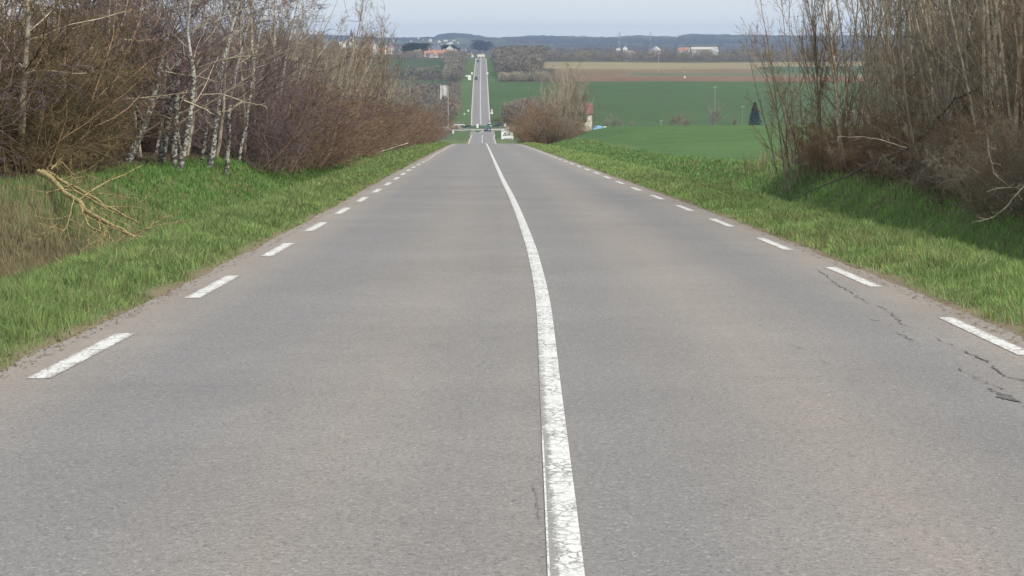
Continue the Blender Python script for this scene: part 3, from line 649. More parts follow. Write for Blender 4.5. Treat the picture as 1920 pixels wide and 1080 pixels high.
# purple-brown thicket between birches and the russet bushes, and the russet hedge running down to the crest
for i, Y in enumerate(np.concatenate([np.arange(64, 100, 2.6), np.arange(100, 232, 4.2)])):
    for row in range(3 if Y < 130 else 2):
        d = np.interp(Y, [60, 68, 76, 110, 160, 228], [-11.2, -9.6, -8.5, -8.1, -7.9, -7.4]) - row * R_.uniform(1.8, 2.8) - R_.uniform(0, .5)
        X = float(roadX(Y)) + d; px = 960 + X / Y * F
        if px < 445 and row == 0 and Y < 66: continue
        if px < 455: continue
        H = np.interp(Y, [60, 80, 100, 140, 180, 205, 232], [3.6, 3.7, 3.5, 3.5, 3.1, 2.9, 4.0]) * R_.uniform(.8, 1.1) * (1 + .16 * row)
        tm = 'twig_purple' if px < 500 else R_.choice(['twig_red', 'twig_red', 'twig_brown'])
        if Y > 190: tm = R_.choice(['twig_red', 'twig_brown'])
        lab = {'twig_purple': 'dense purplish bare shrub between the birches and the russet hedge', 'twig_red': 'rounded russet shrub of the long hedge on the left verge', 'twig_brown': 'rounded brown shrub of the long hedge on the left verge'}[tm]
        plant('shrub%d' % R_.randrange(4), X, Y, float(H), 'twig_brown', tm, 'hedge_shrub', lab, 'shrub', 'shrubs of the long left hedge', wide=1.3)
# taller pale stems standing in the left hedge, and the trees behind it
for i in range(64):
    Y = R_.uniform(84, 215); X = float(roadX(Y)) - R_.uniform(9.6, 16); px = 960 + X / Y * F
    if px > 745 or px < 330: continue
    topy = np.interp(px, [330, 480, 600, 680, 745], [-10, 0, 95, 125, 150]) + R_.uniform(-35, 20); H = at(px, topy, Y)[2] - gh(X, Y)
    plant(R_.choice(['rod0', 'rod1', 'rod3', 'mid0', 'mid2']), X, Y, float(np.clip(H, 4, 12)), R_.choice(['stem_pale', 'stem_grey']), 'twig_dun', 'hedgerow_tree', 'slender pale stemmed bare tree rising behind the russet hedge', 'tree', 'pale trees behind the russet hedge', wide=1.1, parts=('stems', 'twigs'))
for px, Y, ty, kd, lab in [(712, 165, 28, 'tree1', 'bare tree with a fan of fine branches against the sky, rightmost above the left hedge'), (622, 128, -20, 'tree2', 'tall bare tree against the sky above the russet hedge'), (575, 110, -60, 'tree0', 'tall bare tree with dark limbs next to the purplish thicket'), (672, 150, 52, 'mid1', 'smaller bare tree in front of the distant church'), (640, 140, 40, 'mid2', 'twiggy bare tree just left of the distant church')]:
    X = X_(px, Y); plant(kd, X, Y, float(at(px, ty, Y)[2] - gh(X, Y)), 'stem_grey', 'twig_brown', 'bare_tree', lab, 'tree', parts=('trunk', 'crown'), wide=.8)
for i in range(14):     # trees deeper behind the birches
    Y = R_.uniform(66, 105); px = R_.uniform(-40, 560); X = X_(px, Y)
    if X > float(roadX(Y)) - 11: continue
    plant('tree%d' % R_.randrange(3), X, Y, R_.uniform(8, 11), R_.choice(['stem_grey', 'stem_pale']), 'twig_purple', 'bare_tree', 'bare twiggy tree in the thicket behind the birches', 'tree', 'bare trees behind the birches', parts=('trunk', 'crown'), wide=1.05)
for i in range(12):     # thicket low mass behind birches (open grass gap kept at the far left of them)
    px = R_.uniform(375, 480); Y = R_.uniform(76, 98)
    plant('shrub%d' % R_.randrange(4), X_(px, Y), Y, R_.uniform(3.5, 5), 'twig_brown', 'twig_purple', 'thicket_shrub', 'dense purplish bare shrub behind the birch trunks', 'shrub', 'shrubs behind the birch trunks', wide=1.25)
for i in range(9):
    px = R_.uniform(190, 345); Y = R_.uniform(74, 92)
    plant('shrub%d' % R_.randrange(4), X_(px, Y), Y, R_.uniform(4.6, 5.8), 'twig_brown', 'twig_red', 'thicket_shrub', 'tall brown bare shrub seen through the gap between the birches', 'shrub', 'shrubs seen between the birches', wide=.9)

# birches, each with its own trunk line
def from_path(name, pts, Y, r0, tm, trunkmat, label, cat='tree', group=None, ext=4.5, dY=0., seed=0, nb=22, lr=.24):
    r = np.random.default_rng(seed); P3 = [at(px, py, Y + dY * i) for i, (px, py) in enumerate(pts)]
    b0 = P3[0].copy(); b0[2] = gh(b0[0], b0[1]) - .1; o = b0.copy(); P3[0] = b0
    dr = unit(P3[-1] - P3[-2]); P3.append(P3[-1] + dr * ext + G(r.normal(0, .3), r.normal(0, .3), 0)); P3 = np.array(P3)
    tt = np.linspace(0, len(P3) - 1, 26); i = np.minimum(tt.astype(int), len(P3) - 2); f = (tt - i)[:, None]; Q = P3[i] * (1 - f) + P3[i + 1] * f
    for _ in range(2): Q[1:-1] = (Q[:-2] + 2 * Q[1:-1] + Q[2:]) / 4
    Q = Q - o; Q[1:-1] += r.normal(0, .012, (24, 3)); P = Q[None]; R = (r0 * np.linspace(1, .12, 26) * np.linspace(1.15, 1, 26))[None]
    e = empty(name, o, 0, label, cat, group); mb = MB(); tubes(mb, P, R * 1.0, 9); A, QA = kids(P, R, nb, .12, .98, (.6, 1.25), lr, 8, .10, .03, .30, r, .009)
    mb.build('trunk', MAT[trunkmat], e, True)
    mb = MB(); tubes(mb, A[: nb * 2 // 3], QA[: nb * 2 // 3], 4); mb.build('limbs', MAT['stem_pale'], e)
    B, QB = kids(A, QA, 12, .1, 1, (.4, 1), .42, 5, .12, -.02, .5, r, .006); D, QD = kids(B, QB, 7, .1, 1, (.3, .9), .5, 4, .14, -.07, .6, r, .0042)
    mb = MB(); tubes(mb, A[nb * 2 // 3:], QA[nb * 2 // 3:], 3); tubes(mb, B, QB, 3); tubes(mb, D, QD, 3); mb.build('crown', MAT[tm], e); return e
g_ = 'birches on the left bank'
from_path('birch_tree', [(238, 300), (268, 240), (285, 200), (297, 140), (312, 75), (330, 5), (342, -90)], 60, .105, 'twig_purple', 'birch', 'leaning white birch, leftmost of the clump on the bank', group=g_, seed=1)
from_path('birch_tree', [(250, 302), (258, 265), (262, 215), (240, 110), (252, 60), (268, 0), (280, -90)], 62, .07, 'twig_purple', 'birch', 'thin birch leaning right behind the leftmost birch trunk', group=g_, seed=2)
from_path('birch_tree', [(300, 302), (312, 252), (318, 195), (333, 110), (350, 50), (368, -5), (385, -90)], 61, .10, 'twig_purple', 'birch', 'white birch with a bright upper stem curving right, middle of the clump', group=g_, seed=3)
from_path('birch_tree', [(322, 302), (330, 245), (330, 190), (336, 130), (322, 80), (328, 10), (332, -90)], 60.5, .09, 'twig_purple', 'birch', 'upright flaky birch in the middle of the clump', group=g_, seed=4)
from_path('birch_tree', [(335, 303), (352, 250), (361, 190), (365, 135), (352, 80), (356, 10), (368, -80)], 59.5, .085, 'twig_purple', 'birch', 'birch bowed to the right on the right side of the middle clump', group=g_, seed=5)
from_path('birch_tree', [(394, 312), (402, 255), (411, 195), (413, 135), (432, 60), (452, -10), (470, -90)], 64, .085, 'twig_purple', 'birch', 'birch with dark flaky trunk right of the clump, left of the last one', group=g_, seed=6)
from_path('birch_tree', [(424, 314), (430, 262), (429, 210), (441, 145), (458, 70), (475, 5), (490, -80)], 66, .065, 'twig_purple', 'birch', 'slender birch, rightmost on the left bank', group=g_, seed=7)
from_path('bare_tree', [(36, 320), (42, 180), (49, 95), (53, 20), (58, -60), (62, -150)], 46, .078, 'twig_olive', 'stem_grey', 'greenish grey trunk rising through the olive shrubs at left', seed=8, nb=16)
for q, (px0, px1, Y, r0) in enumerate([(125, 150, 70, .06), (150, 168, 72, .06), (85, 75, 66, .07), (480, 470, 80, .08), (200, 205, 68, .06), (20, 5, 58, .07)]):
    from_path('bare_tree', [(px0, 312), (px0 + (px1 - px0) * .3, 220), (px0 + (px1 - px0) * .6, 120), (px1, 0), (px1 + 8, -100)], Y, r0, 'twig_purple', 'stem_pale', 'tall thin bare tree in the thicket at upper left', 'tree', 'thin tall trees in the thicket', seed=20 + q, nb=26, lr=.3)

for q, (px0, px1, Y, r0) in enumerate([(265, 215, 68, .045), (290, 330, 70, .05), (350, 385, 72, .05), (378, 402, 67, .045), (405, 440, 74, .06), (445, 500, 72, .05), (460, 450, 76, .06), (500, 560, 84, .06), (520, 515, 88, .07), (180, 240, 64, .05), (120, 100, 62, .045), (340, 300, 74, .05)]):
    from_path('birch_tree' if q % 2 else 'bare_tree', [(px0, 310), (px0 + (px1 - px0) * .3 + 3, 220), (px0 + (px1 - px0) * .6 - 3, 120), (px1, 0), (px1 + 8, -100)], Y, r0, 'twig_purple', 'birch' if q % 2 else 'stem_pale', 'thin young birch stem in the thicket behind the birch clump' if q % 2 else 'thin pale bare tree in the thicket behind the birch clump', 'tree', 'thin young birches of the thicket' if q % 2 else 'thin pale trees of the thicket', seed=60 + q, nb=20, lr=.26)

# fallen branches
def branch(name, paths, mat, label, Yf, seed, twig=True, parent_cat='branch'):
    r = np.random.default_rng(seed); e = None
    for pts, r0 in paths:
        P = np.array([at(px, py, Yf(px, py)) for px, py in pts])
        mb = MB(); tw = MB()
        if e is None: o = P[0].copy(); e = empty(name, o, 0, label, parent_cat)
        tt = np.linspace(0, len(P) - 1, 14); i = np.minimum(tt.astype(int), len(P) - 2); f = (tt - i)[:, None]; Q = (P[i] * (1 - f) + P[i + 1] * f - o)
        Q[1:-1] += r.normal(0, r0 * .35, (12, 3)); R = (r0 * np.linspace(1, .35, 14))[None]; tubes(mb, Q[None], R, 7)
        if twig:
            A, QA = kids(Q[None], R, 11, .1, 1, (.6, 1.2), .17, 5, .2, 0, .4, r, .005); tubes(tw, A, QA, 4); B, QB = kids(A, QA, 2, .2, 1, (.5, 1.2), .4, 4, .2, 0, .6, r, .0035); tubes(tw, B, QB, 3)
        lb = mb.build('limb', MAT[mat], e, True)
        if twig: tw.build('twigs', MAT[mat], lb)
    return e
def YL(px, py): return float(np.interp(py, [300, 330, 400, 450, 470], [42.5, 40.5, 36.0, 32.6, 32.2]))
branch('fallen_branch', [([(72, 322), (110, 345), (150, 385), (185, 410), (225, 432), (252, 447), (300, 447)], .056), ([(80, 320), (140, 350), (190, 382), (240, 408), (262, 420)], .036), ([(90, 322), (150, 362), (200, 392), (250, 412)], .026), ([(150, 385), (165, 425), (200, 440), (222, 462)], .02),
        ([(95, 318), (112, 300), (140, 330)], .02), ([(185, 410), (205, 440), (204, 470)], .013), ([(138, 372), (128, 420), (115, 440)], .012)], 'lichen', 'broken yellow lichened branch lying down the left bank into the ditch', YL, 3)
branch('fallen_stick', [([(262, 440), (290, 418), (315, 405), (335, 398)], .012)], 'lichen', 'thin curved stick beside the end of the fallen branch', lambda px, py: 33.5, 4)
def YR(px, py): return float(np.interp(px, [1500, 1700, 1800, 1920], [45, 46, 44, 38]))
branch('drooping_branch', [([(1712, 272), (1690, 285), (1640, 300), (1600, 325), (1560, 342), (1520, 358), (1495, 372)], .03), ([(1640, 300), (1632, 318), (1634, 334)], .012), ([(1830, 170), (1790, 185), (1765, 215), (1740, 250), (1712, 272)], .03)], 'dead_branch', 'long dark branch drooping from the right hedge over the green bank', YR, 6)
branch('drooping_branch', [([(1925, 345), (1910, 360), (1890, 385), (1870, 402), (1850, 412), (1825, 416)], .018), ([(1852, 262), (1854, 290), (1866, 330), (1896, 352), (1925, 348)], .016), ([(1896, 352), (1870, 353), (1850, 360)], .012)], 'stem_pale', 'pale arching bare branches hanging at the right picture edge', lambda px, py: 34.0, 7)
branch('drooping_branch', [([(1700, 277), (1650, 262), (1615, 257), (1570, 256)], .016)], 'stem_pale', 'short pale branch reaching left from the right hedge', lambda px, py: 45.2, 9)
branch('fallen_branch', [([(765, 268), (730, 279), (695, 291), (668, 300)], .035)], 'stem_pale', 'pale broken branch lying at the foot of the left russet hedge', lambda px, py: float(np.interp(px, [665, 765], [118, 150])), 8)
for k_, (pts) in enumerate([[(230, 185), (275, 183), (320, 178), (360, 172), (388, 152)], [(225, 73), (260, 77), (295, 72)], [(360, 60), (385, 40), (415, 25)], [(345, 188), (385, 205), (402, 215)], [(375, 178), (415, 176), (455, 190), (500, 200)], [(455, 190), (430, 207), (410, 210)], [(430, 110), (460, 97), (490, 88)]]): branch('side_branch', [(pts, .022)], 'stem_pale', ['long pale bare branch reaching across the birch trunks at mid height', 'short pale branch high between the left birches', 'pale branch slanting up right of the bright birch stem', 'small drooping branch between the birch trunks', 'pale branch stretching right from the last birches', 'small pale branch forking left near the last birches', 'pale branch slanting up beside the purplish thicket'][k_], lambda px, py: 58.5 + (k_ > 3) * 2, 40 + k_)

# middle distance clumps at the crest
R_ = random.Random(9)
for px, Y, ty, kd, sm_, tm, lab, w_ in [
        (1062, 262, 120, 'mid0', 'stem_pale', 'twig_dun', 'pale many stemmed bare tree standing highest in the clump right of the crest', .75),
        (1046, 268, 134, 'mid2', 'stem_pale', 'twig_dun', 'pale bare tree just left of the highest one right of the crest', .75), (1078, 260, 136, 'mid1', 'stem_pale', 'twig_dun', 'pale bare tree just right of the highest one right of the crest', .75),
        (1040, 285, 130, 'mid1', 'stem_pale', 'twig_dun', 'bare pale tree behind the highest one right of the crest', 1.1), (1070, 275, 128, 'mid0', 'stem_pale', 'twig_dun', 'broad bare tree at the back of the clump right of the crest', 1.1),
        (1054, 258, 132, 'mid1', 'stem_pale', 'stem_pale', 'slim pale bare tree filling the clump right of the crest', .6),
        (1068, 264, 126, 'mid2', 'stem_pale', 'stem_pale', 'slim pale bare tree filling the clump right of the crest', .6),
        (1074, 256, 150, 'mid0', 'stem_pale', 'stem_pale', 'slim pale bare tree filling the clump right of the crest', .6),
        (1038, 262, 150, 'mid2', 'stem_pale', 'stem_pale', 'slim pale bare tree filling the clump right of the crest', .6),
        (1060, 270, 140, 'mid0', 'stem_pale', 'stem_pale', 'slim pale bare tree filling the clump right of the crest', .6),
        (1084, 266, 142, 'mid1', 'stem_pale', 'stem_pale', 'slim pale bare tree filling the clump right of the crest', .6),
        (1086, 258, 158, 'mid2', 'stem_pale', 'twig_dun', 'bare tree at the right side of the clump right of the crest', .9),
        (1026, 290, 150, 'rod2', 'stem_grey', 'twig_dun', 'bare grey tree at the left side of the clump right of the crest', 1.3)]:
    X = X_(px, Y); plant(kd, X, Y, float(at(px, ty, Y)[2] - gh(X, Y)), sm_, tm, 'bare_tree', lab, 'tree', 'slim trees of the clump right of the crest' if 'filling' in lab else None, parts=('trunk', 'crown'), wide=w_)
for px, Y, ty, tm in [(1006, 258, 208, 'twig_brown'), (1014, 252, 196, 'twig_brown'), (1028, 246, 188, 'twig_brown'), (1044, 244, 205, 'twig_dun'), (1058, 246, 218, 'twig_brown'), (1072, 248, 215, 'twig_dun'), (1084, 252, 224, 'twig_brown'), (1003, 268, 224, 'twig_brown'), (1016, 275, 190, 'twig_brown'), (1034, 262, 182, 'twig_brown'), (1092, 256, 236, 'twig_dun'), (1050, 262, 175, 'twig_dun')]:
    X = X_(px, Y); plant('shrub%d' % R_.randrange(4), X, Y, float(at(px, ty, Y)[2] - gh(X, Y)), 'twig_brown', tm, 'roadside_shrub', 'dense dark bare shrub in the clump right of the road crest', 'shrub', 'shrubs right of the road crest', wide=1.35)
for px, Y, ty in [(745, 214, 222), (758, 232, 196), (774, 238, 190), (788, 245, 196), (798, 252, 206), (780, 262, 184), (764, 255, 180), (806, 262, 222)]:
    X = X_(px, Y); plant('shrub%d' % R_.randrange(4), X, Y, float(at(px, ty, Y)[2] - gh(X, Y)), 'twig_brown', R_.choice(['twig_red', 'twig_purple']), 'roadside_shrub', 'rounded bare shrub at the crest end of the left hedge', 'shrub', 'shrubs at the crest end of the left hedge', wide=1.3)
for px, Y, ty, lab in [(778, 330, 150, 'bare tree with pale forked trunk left of the roadside banner'), (760, 300, 128, 'bare tree above the crest end of the left hedge')]:
    X = X_(px, Y); plant('mid1', X, Y, float(at(px, ty, Y)[2] - gh(X, Y)), 'stem_pale', 'twig_dun', 'bare_tree', lab, 'tree', parts=('trunk', 'crown'), wide=.7)
# valley floor: single trees and shrubs by the far field's foot
for px, Y, ty, by, kd, tm, lab, w_ in [(1338, 770, 183, 231, 'mid0', 'twig_dun', 'round bare tree standing alone between the fir and the low bushes', 1.3), (1375, 775, 212, 231, 'mid2', 'twig_brown', 'small bare bush just left of the dark fir', 1.)]:
    X = X_(px, Y); plant(kd, X, Y, float(at(px, ty, Y)[2] - gh(X, Y)), 'stem_grey', tm, 'bare_tree', lab, 'tree', parts=('trunk', 'crown'), wide=w_)
for px, ty, g in [(1260, 216, 'a'), (1272, 211, 'a'), (1284, 213, 'a'), (1135, 215, 'b'), (1150, 212, 'b'), (1165, 220, 'b'), (1182, 224, 'b')]:
    Y = 768 + R_.uniform(-8, 8); X = X_(px, Y); plant('mid%d' % R_.randrange(3), X, Y, max(2., float(at(px, ty, Y)[2] - gh(X, Y))), 'stem_grey', 'twig_dun' if g == 'b' else 'twig_brown', 'field_bush', {'a': 'low brown bush at the foot of the far green field, left of the round tree', 'b': 'greyish bush at the foot of the far green field, right of the red roofed house'}[g], 'bush', {'a': 'bushes left of the round tree', 'b': 'bushes right of the red roofed house'}[g], wide=1.7)
# fir
X, Y = X_(1414, 765), 765.; hz = gh(X, Y); e = empty('fir_tree', (X, Y, hz), 0, 'dark green conical fir standing alone at the foot of the far field', 'tree')
H = float(at(1414, 192, Y)[2] - hz); mb = MB(); mb.cyl((0, 0, -.2), (0, 0, H * .95), .16, .03, 7); mb.build('trunk', MAT['dead_branch'], e)
r = np.random.default_rng(5); n = 5200; t_ = r.random(n) ** .8; a = r.uniform(0, 6.28, n); rad = (1 - t_) ** .8 * H * .34 * (.62 + .4 * np.abs(np.sin(t_ * 26 + np.sin(a * 3)))) * (1 + .22 * np.sin(a * 5 + t_ * 9)) * np.sqrt(r.uniform(.15, 1, n))
Pn = np.stack([rad * np.cos(a), rad * np.sin(a), .25 + t_ * (H - .3) - rad * .25], 1); q = unit(r.normal(0, 1, (n, 3)) + np.stack([np.cos(a), np.sin(a), -.3 + 0 * a], 1)); q2 = unit(np.cross(q, r.normal(0, 1, (n, 3))))
V = np.stack([Pn - q2 * .09, Pn + q2 * .09, Pn + q * .42], 1).reshape(-1, 3); mb = MB(); mb.add(V, np.arange(3 * n).reshape(-1, 3)); mb.build('crown', MAT['needle'], e)

# ------------------------------------------------------------------ distant woods (each one reads as a mass)
def sprig(nt_, r, conif=False):
    """unit bare tree: height 1, crown radius about .36, many thin triangles"""
    t0 = r.random(nt_); a = r.uniform(0, 6.28, nt_)
    if conif: z = .05 + .9 * t0; rad = (1 - t0) * .26 * np.sqrt(r.random(nt_))
    else:
        z = .10 + .80 * t0; rad = .36 * np.sqrt(np.clip(1 - ((t0 - .5) / .58) ** 2, 0, 1)) * r.random(nt_) ** .45
    P = np.stack([rad * np.cos(a), rad * np.sin(a), z], 1); up = unit(np.stack([np.cos(a) * .5, np.sin(a) * .5, np.full(nt_, .9)], 1) + r.normal(0, .3, (nt_, 3))); s = unit(np.cross(up, r.normal(0, 1, (nt_, 3))))
    wv = r.uniform(.008, .02, nt_)[:, None] * (1.6 if conif else 1); ln = r.uniform(.08, .2, nt_)[:, None]
    V = np.stack([P - s * wv, P + s * wv, P + up * ln], 1)
    tr = np.array([[[-.016, 0, -.05], [.016, 0, -.05], [0, 0, .8]], [[0, -.016, -.05], [0, .016, -.05], [0, 0, .8]]])
    return np.concatenate([V, tr])
def wood(name, label, pts, hs, cols, nt_, seed, wide=1., conif=False, cat='wood'):
    r = np.random.default_rng(seed); pr = [sprig(nt_, r, conif) for _ in range(5)]; mb = MB(); Vs = []; Cs = []
    X = np.array([p[0] for p in pts]); Y = np.array([p[1] for p in pts]); Z = height(X, Y)
    for x, y, z, h, c in zip(X, Y, Z, hs, cols):
        q = pr[r.integers(5)]; a = r.uniform(0, 6.28); cs, sn = math.cos(a), math.sin(a); wv = wide * r.uniform(.85, 1.3)
        V = np.stack([(q[..., 0] * cs - q[..., 1] * sn) * h * wv + x, (q[..., 0] * sn + q[..., 1] * cs) * h * wv + y, q[..., 2] * h + z], -1).reshape(-1, 3); Vs.append(V); Cs.append(np.tile(c, (len(V), 1)) * r.uniform(.8, 1.2, (len(V) // 3, 1)).repeat(3, 0))
    V = np.concatenate(Vs); mb.add(V, np.arange(len(V)).reshape(-1, 3), Col=np.concatenate(Cs)); return S(mb.build(name, MAT['twigs_far']), label, cat, None, 'stuff')
def scatter(n, px0, px1, Y0, Y1, seed, cond=None, clear=11):
    r = np.random.default_rng(seed); o = []
    while len(o) < n:
        Y = r.uniform(Y0, Y1); px = r.uniform(px0, px1); X = X_(px, Y)
        if abs(X - float(roadX(Y))) < clear: continue
        if cond and not cond(px, Y, X): continue
        o.append((X, Y))
    return o
DUN, GREYB, RUSS, GREEN = G(.245, .215, .155), G(.19, .168, .14), G(.235, .175, .13), G(.075, .10, .06)
def mk(name, label, n, px0, px1, Y0, Y1, h0, h1, nt_, seed, pal=(DUN, GREYB), wide=1., cond=None, clear=11, conif=False):
    pts = scatter(n, px0, px1, Y0, Y1, seed, cond, clear); r = np.random.default_rng(seed + 1)
    cols = [pal[r.integers(len(pal))] * r.uniform(.8, 1.2) for _ in pts]; wood(name, label, pts, r.uniform(h0, h1, len(pts)), cols, nt_, seed + 2, wide, conif)
mk('valley_wood', 'brownish bare copse left of the roundabout and behind the banner', 120, 690, 872, 815, 985, 5, 9, 420, 500, (DUN, GREYB, RUSS), 1.15)
mk('valley_wood', 'bare copse right of the roundabout at the foot of the green field', 34, 936, 1010, 800, 860, 5, 8, 420, 510, (DUN, RUSS), 1.2)
mk('hillside_wood', 'bare wood on the left of the far road up to the village', 300, 838, 884, 1085, 1450, 4, 7, 240, 520, (DUN, GREYB), 1.2)
mk('hillside_wood', 'hedge and scrub between the two green fields on the left', 90, 640, 830, 1100, 1140, 4, 7, 220, 530, (DUN, GREYB, GREEN * 1.3), 1.3)
mk('hillside_wood', 'trees along the upper edge of the left green field', 150, 560, 880, 1450, 1600, 3, 6, 200, 540, (DUN, GREYB), 1.2, lambda p, Y, X: not (792 < p < 866 or 640 < p < 740))
mk('hillside_wood', 'dark bare wood right of the far road behind the green field', 430, 921, 1022, 1110, 1520, 6, 10, 240, 550, (GREYB, DUN * .85), 1.2, lambda p, Y, X: p < 1000 + (Y - 1110) * .06)
mk('field_hedge', 'pale twiggy bushes lining the top of the green field right of the far road', 60, 926, 1035, 1086, 1104, 3, 5, 260, 560, (DUN * 1.45, DUN * 1.2), 1.4)
mk('ridge_wood', 'long belt of bare wood behind the tan field', 620, 960, 2050, 1412, 1560, 4, 6.8, 190, 570, (GREYB, DUN), 1.25)
mk('ridge_wood', 'wood left of the far road on the church hillside', 420, -60, 880, 1640, 2000, 4, 8, 170, 580, (GREYB, DUN), 1.25, lambda p, Y, X: not ((750 < p < 874 and Y < 1870) or (638 < p < 742 and Y < 1920)))
mk('distant_wood', 'hazy bare woods rolling away behind the long farm building', 1300, -80, 2000, 1950, 3200, 5, 9, 90, 590, (GREYB * .62, DUN * .6, GREYB * .75), 1.5, lambda p, Y, X: not (1145 < p < 1352 and Y < 2330))
mk('distant_wood', 'blue hazed woods below the skyline hills', 1500, -80, 2000, 3200, 5250, 5, 9, 46, 600, (GREYB * .36, GREEN * .6, GREYB * .42), 1.7)
mk('valley_wood', 'bare trees beyond the left hedge by the valley field', 80, 330, 760, 560, 800, 5, 9, 300, 610, (DUN, GREYB), 1.2)
mk('field_edge_wood', 'hedgerow trees beyond the right hedge on the valley side', 70, 1560, 2000, 760, 810, 4, 7, 260, 620, (DUN, GREYB), 1.3)
mk('hillside_wood', 'scattered bare garden trees around the orange roofed farm', 26, 790, 868, 1615, 1650, 2.5, 4.5, 200, 630, (DUN, GREYB), 1.1)
mk('hillside_wood', 'scattered bare garden trees around the church village', 34, 638, 742, 1640, 1740, 3, 5, 200, 640, (DUN, GREYB), 1.1)
for px, Y, ty, wd_, lab in [(772, 1760, 82, 5, 'dark evergreen trees in the village, left of the red farm roofs'), (783, 1790, 80, 6, 'dark evergreen trees in the village, just left of the red farm roofs'), (843, 1900, 84, 6, 'dark evergreen trees behind the red farm roofs'), (904, 3000, 75, 8, 'dark evergreen clump on the skyline above the far road')]:
    X0 = X_(px, Y); r = np.random.default_rng(px); pts = [(X0 + r.normal(0, wd_ * .55), Y + r.normal(0, 6)) for _ in range(9)]; h = max(5, float(at(px, ty, Y)[2] - gh(X0, Y)))
    wood('evergreen_clump', lab, pts, [h * r.uniform(.8, 1.05) for _ in pts], [G(.022, .036, .030)] * 9, 520, px, 1.5, cat='tree clump')

# ------------------------------------------------------------------ buildings
def house(px, Y, wd, dp, hw_, hr, wall, roof, label, rz=0., name='house', group=None, chim=True, zoff=0., by=None, side=1, cat='house'):
    X = X_(px, Y); z = gh(X, Y) - .2 if by is None else float(at(px, by, Y)[2]); e = empty(name, (X, Y, z), rz, label, cat, group)
    zlow = gh(X, Y) - z - 1.5; zlow = min(zlow, -.3)
    mb = MB(); mb.prism([(-dp / 2, zlow), (dp / 2, zlow), (dp / 2, hw_), (0, hw_ + hr), (-dp / 2, hw_)], -wd / 2, wd / 2, 'x'); wl = mb.build('wall', MAT[wall], e)
    ov = .3; mb = MB(); t_ = .16; sl = hr / (dp / 2)
    for s in (-1, 1):
        P = [(s * .02, hw_ + hr + .03), (s * (dp / 2 + ov), hw_ - ov * sl + .03), (s * (dp / 2 + ov), hw_ - ov * sl + .03 + t_), (s * .02, hw_ + hr + .03 + t_)]; mb.prism(P, -wd / 2 - ov, wd / 2 + ov, 'x')
    rf = mb.build('roof', MAT[roof], e)
    if chim:
        mb = MB(); mb.box((wd * .3, 0, hw_ + hr + .4), (.6, .5, 1.4)); mb.build('chimney', MAT['wall_stone'], rf)
    nwin = max(2, int(wd / 3.2))
    for k_ in range(nwin):
        x = -wd / 2 + (k_ + .5) * wd / nwin
        if k_ == nwin // 2 and Y < 2600:
            mb = MB(); mb.box((x, -dp / 2 - .03, 1.05), (1., .1, 2.1)); mb.build('door', MAT['shutter'], e); 
        else:
            f = MB(); f.box((x, -dp / 2 - .02, hw_ * .55), (1.2, .08, 1.35)); fo = f.build('window', MAT['white'], e); g = MB(); g.box((x, -dp / 2 - .045, hw_ * .55), (1., .1, 1.15)); g.build('pane', MAT['win'], fo)
    return e
house(1083, 640, 8.5, 7.5, 2.6, 3.0, 'wall_cream', 'roof_red', 'small cream house with steep red roof behind the bare trees right of the crest', .0, by=228.5, chim=False)
house(902.5, 1560, 5.0, 5, 2.2, 1.5, 'wall_white', 'roof_pale', 'white house with pale roof closing the view at the top of the far road', 0, by=111.8)
house(881, 1700, 5.5, 4, 1.6, 1.4, 'wall_stone', 'roof_brown', 'low grey shed left of the white house at the top of the far road', -.5, by=107.5)
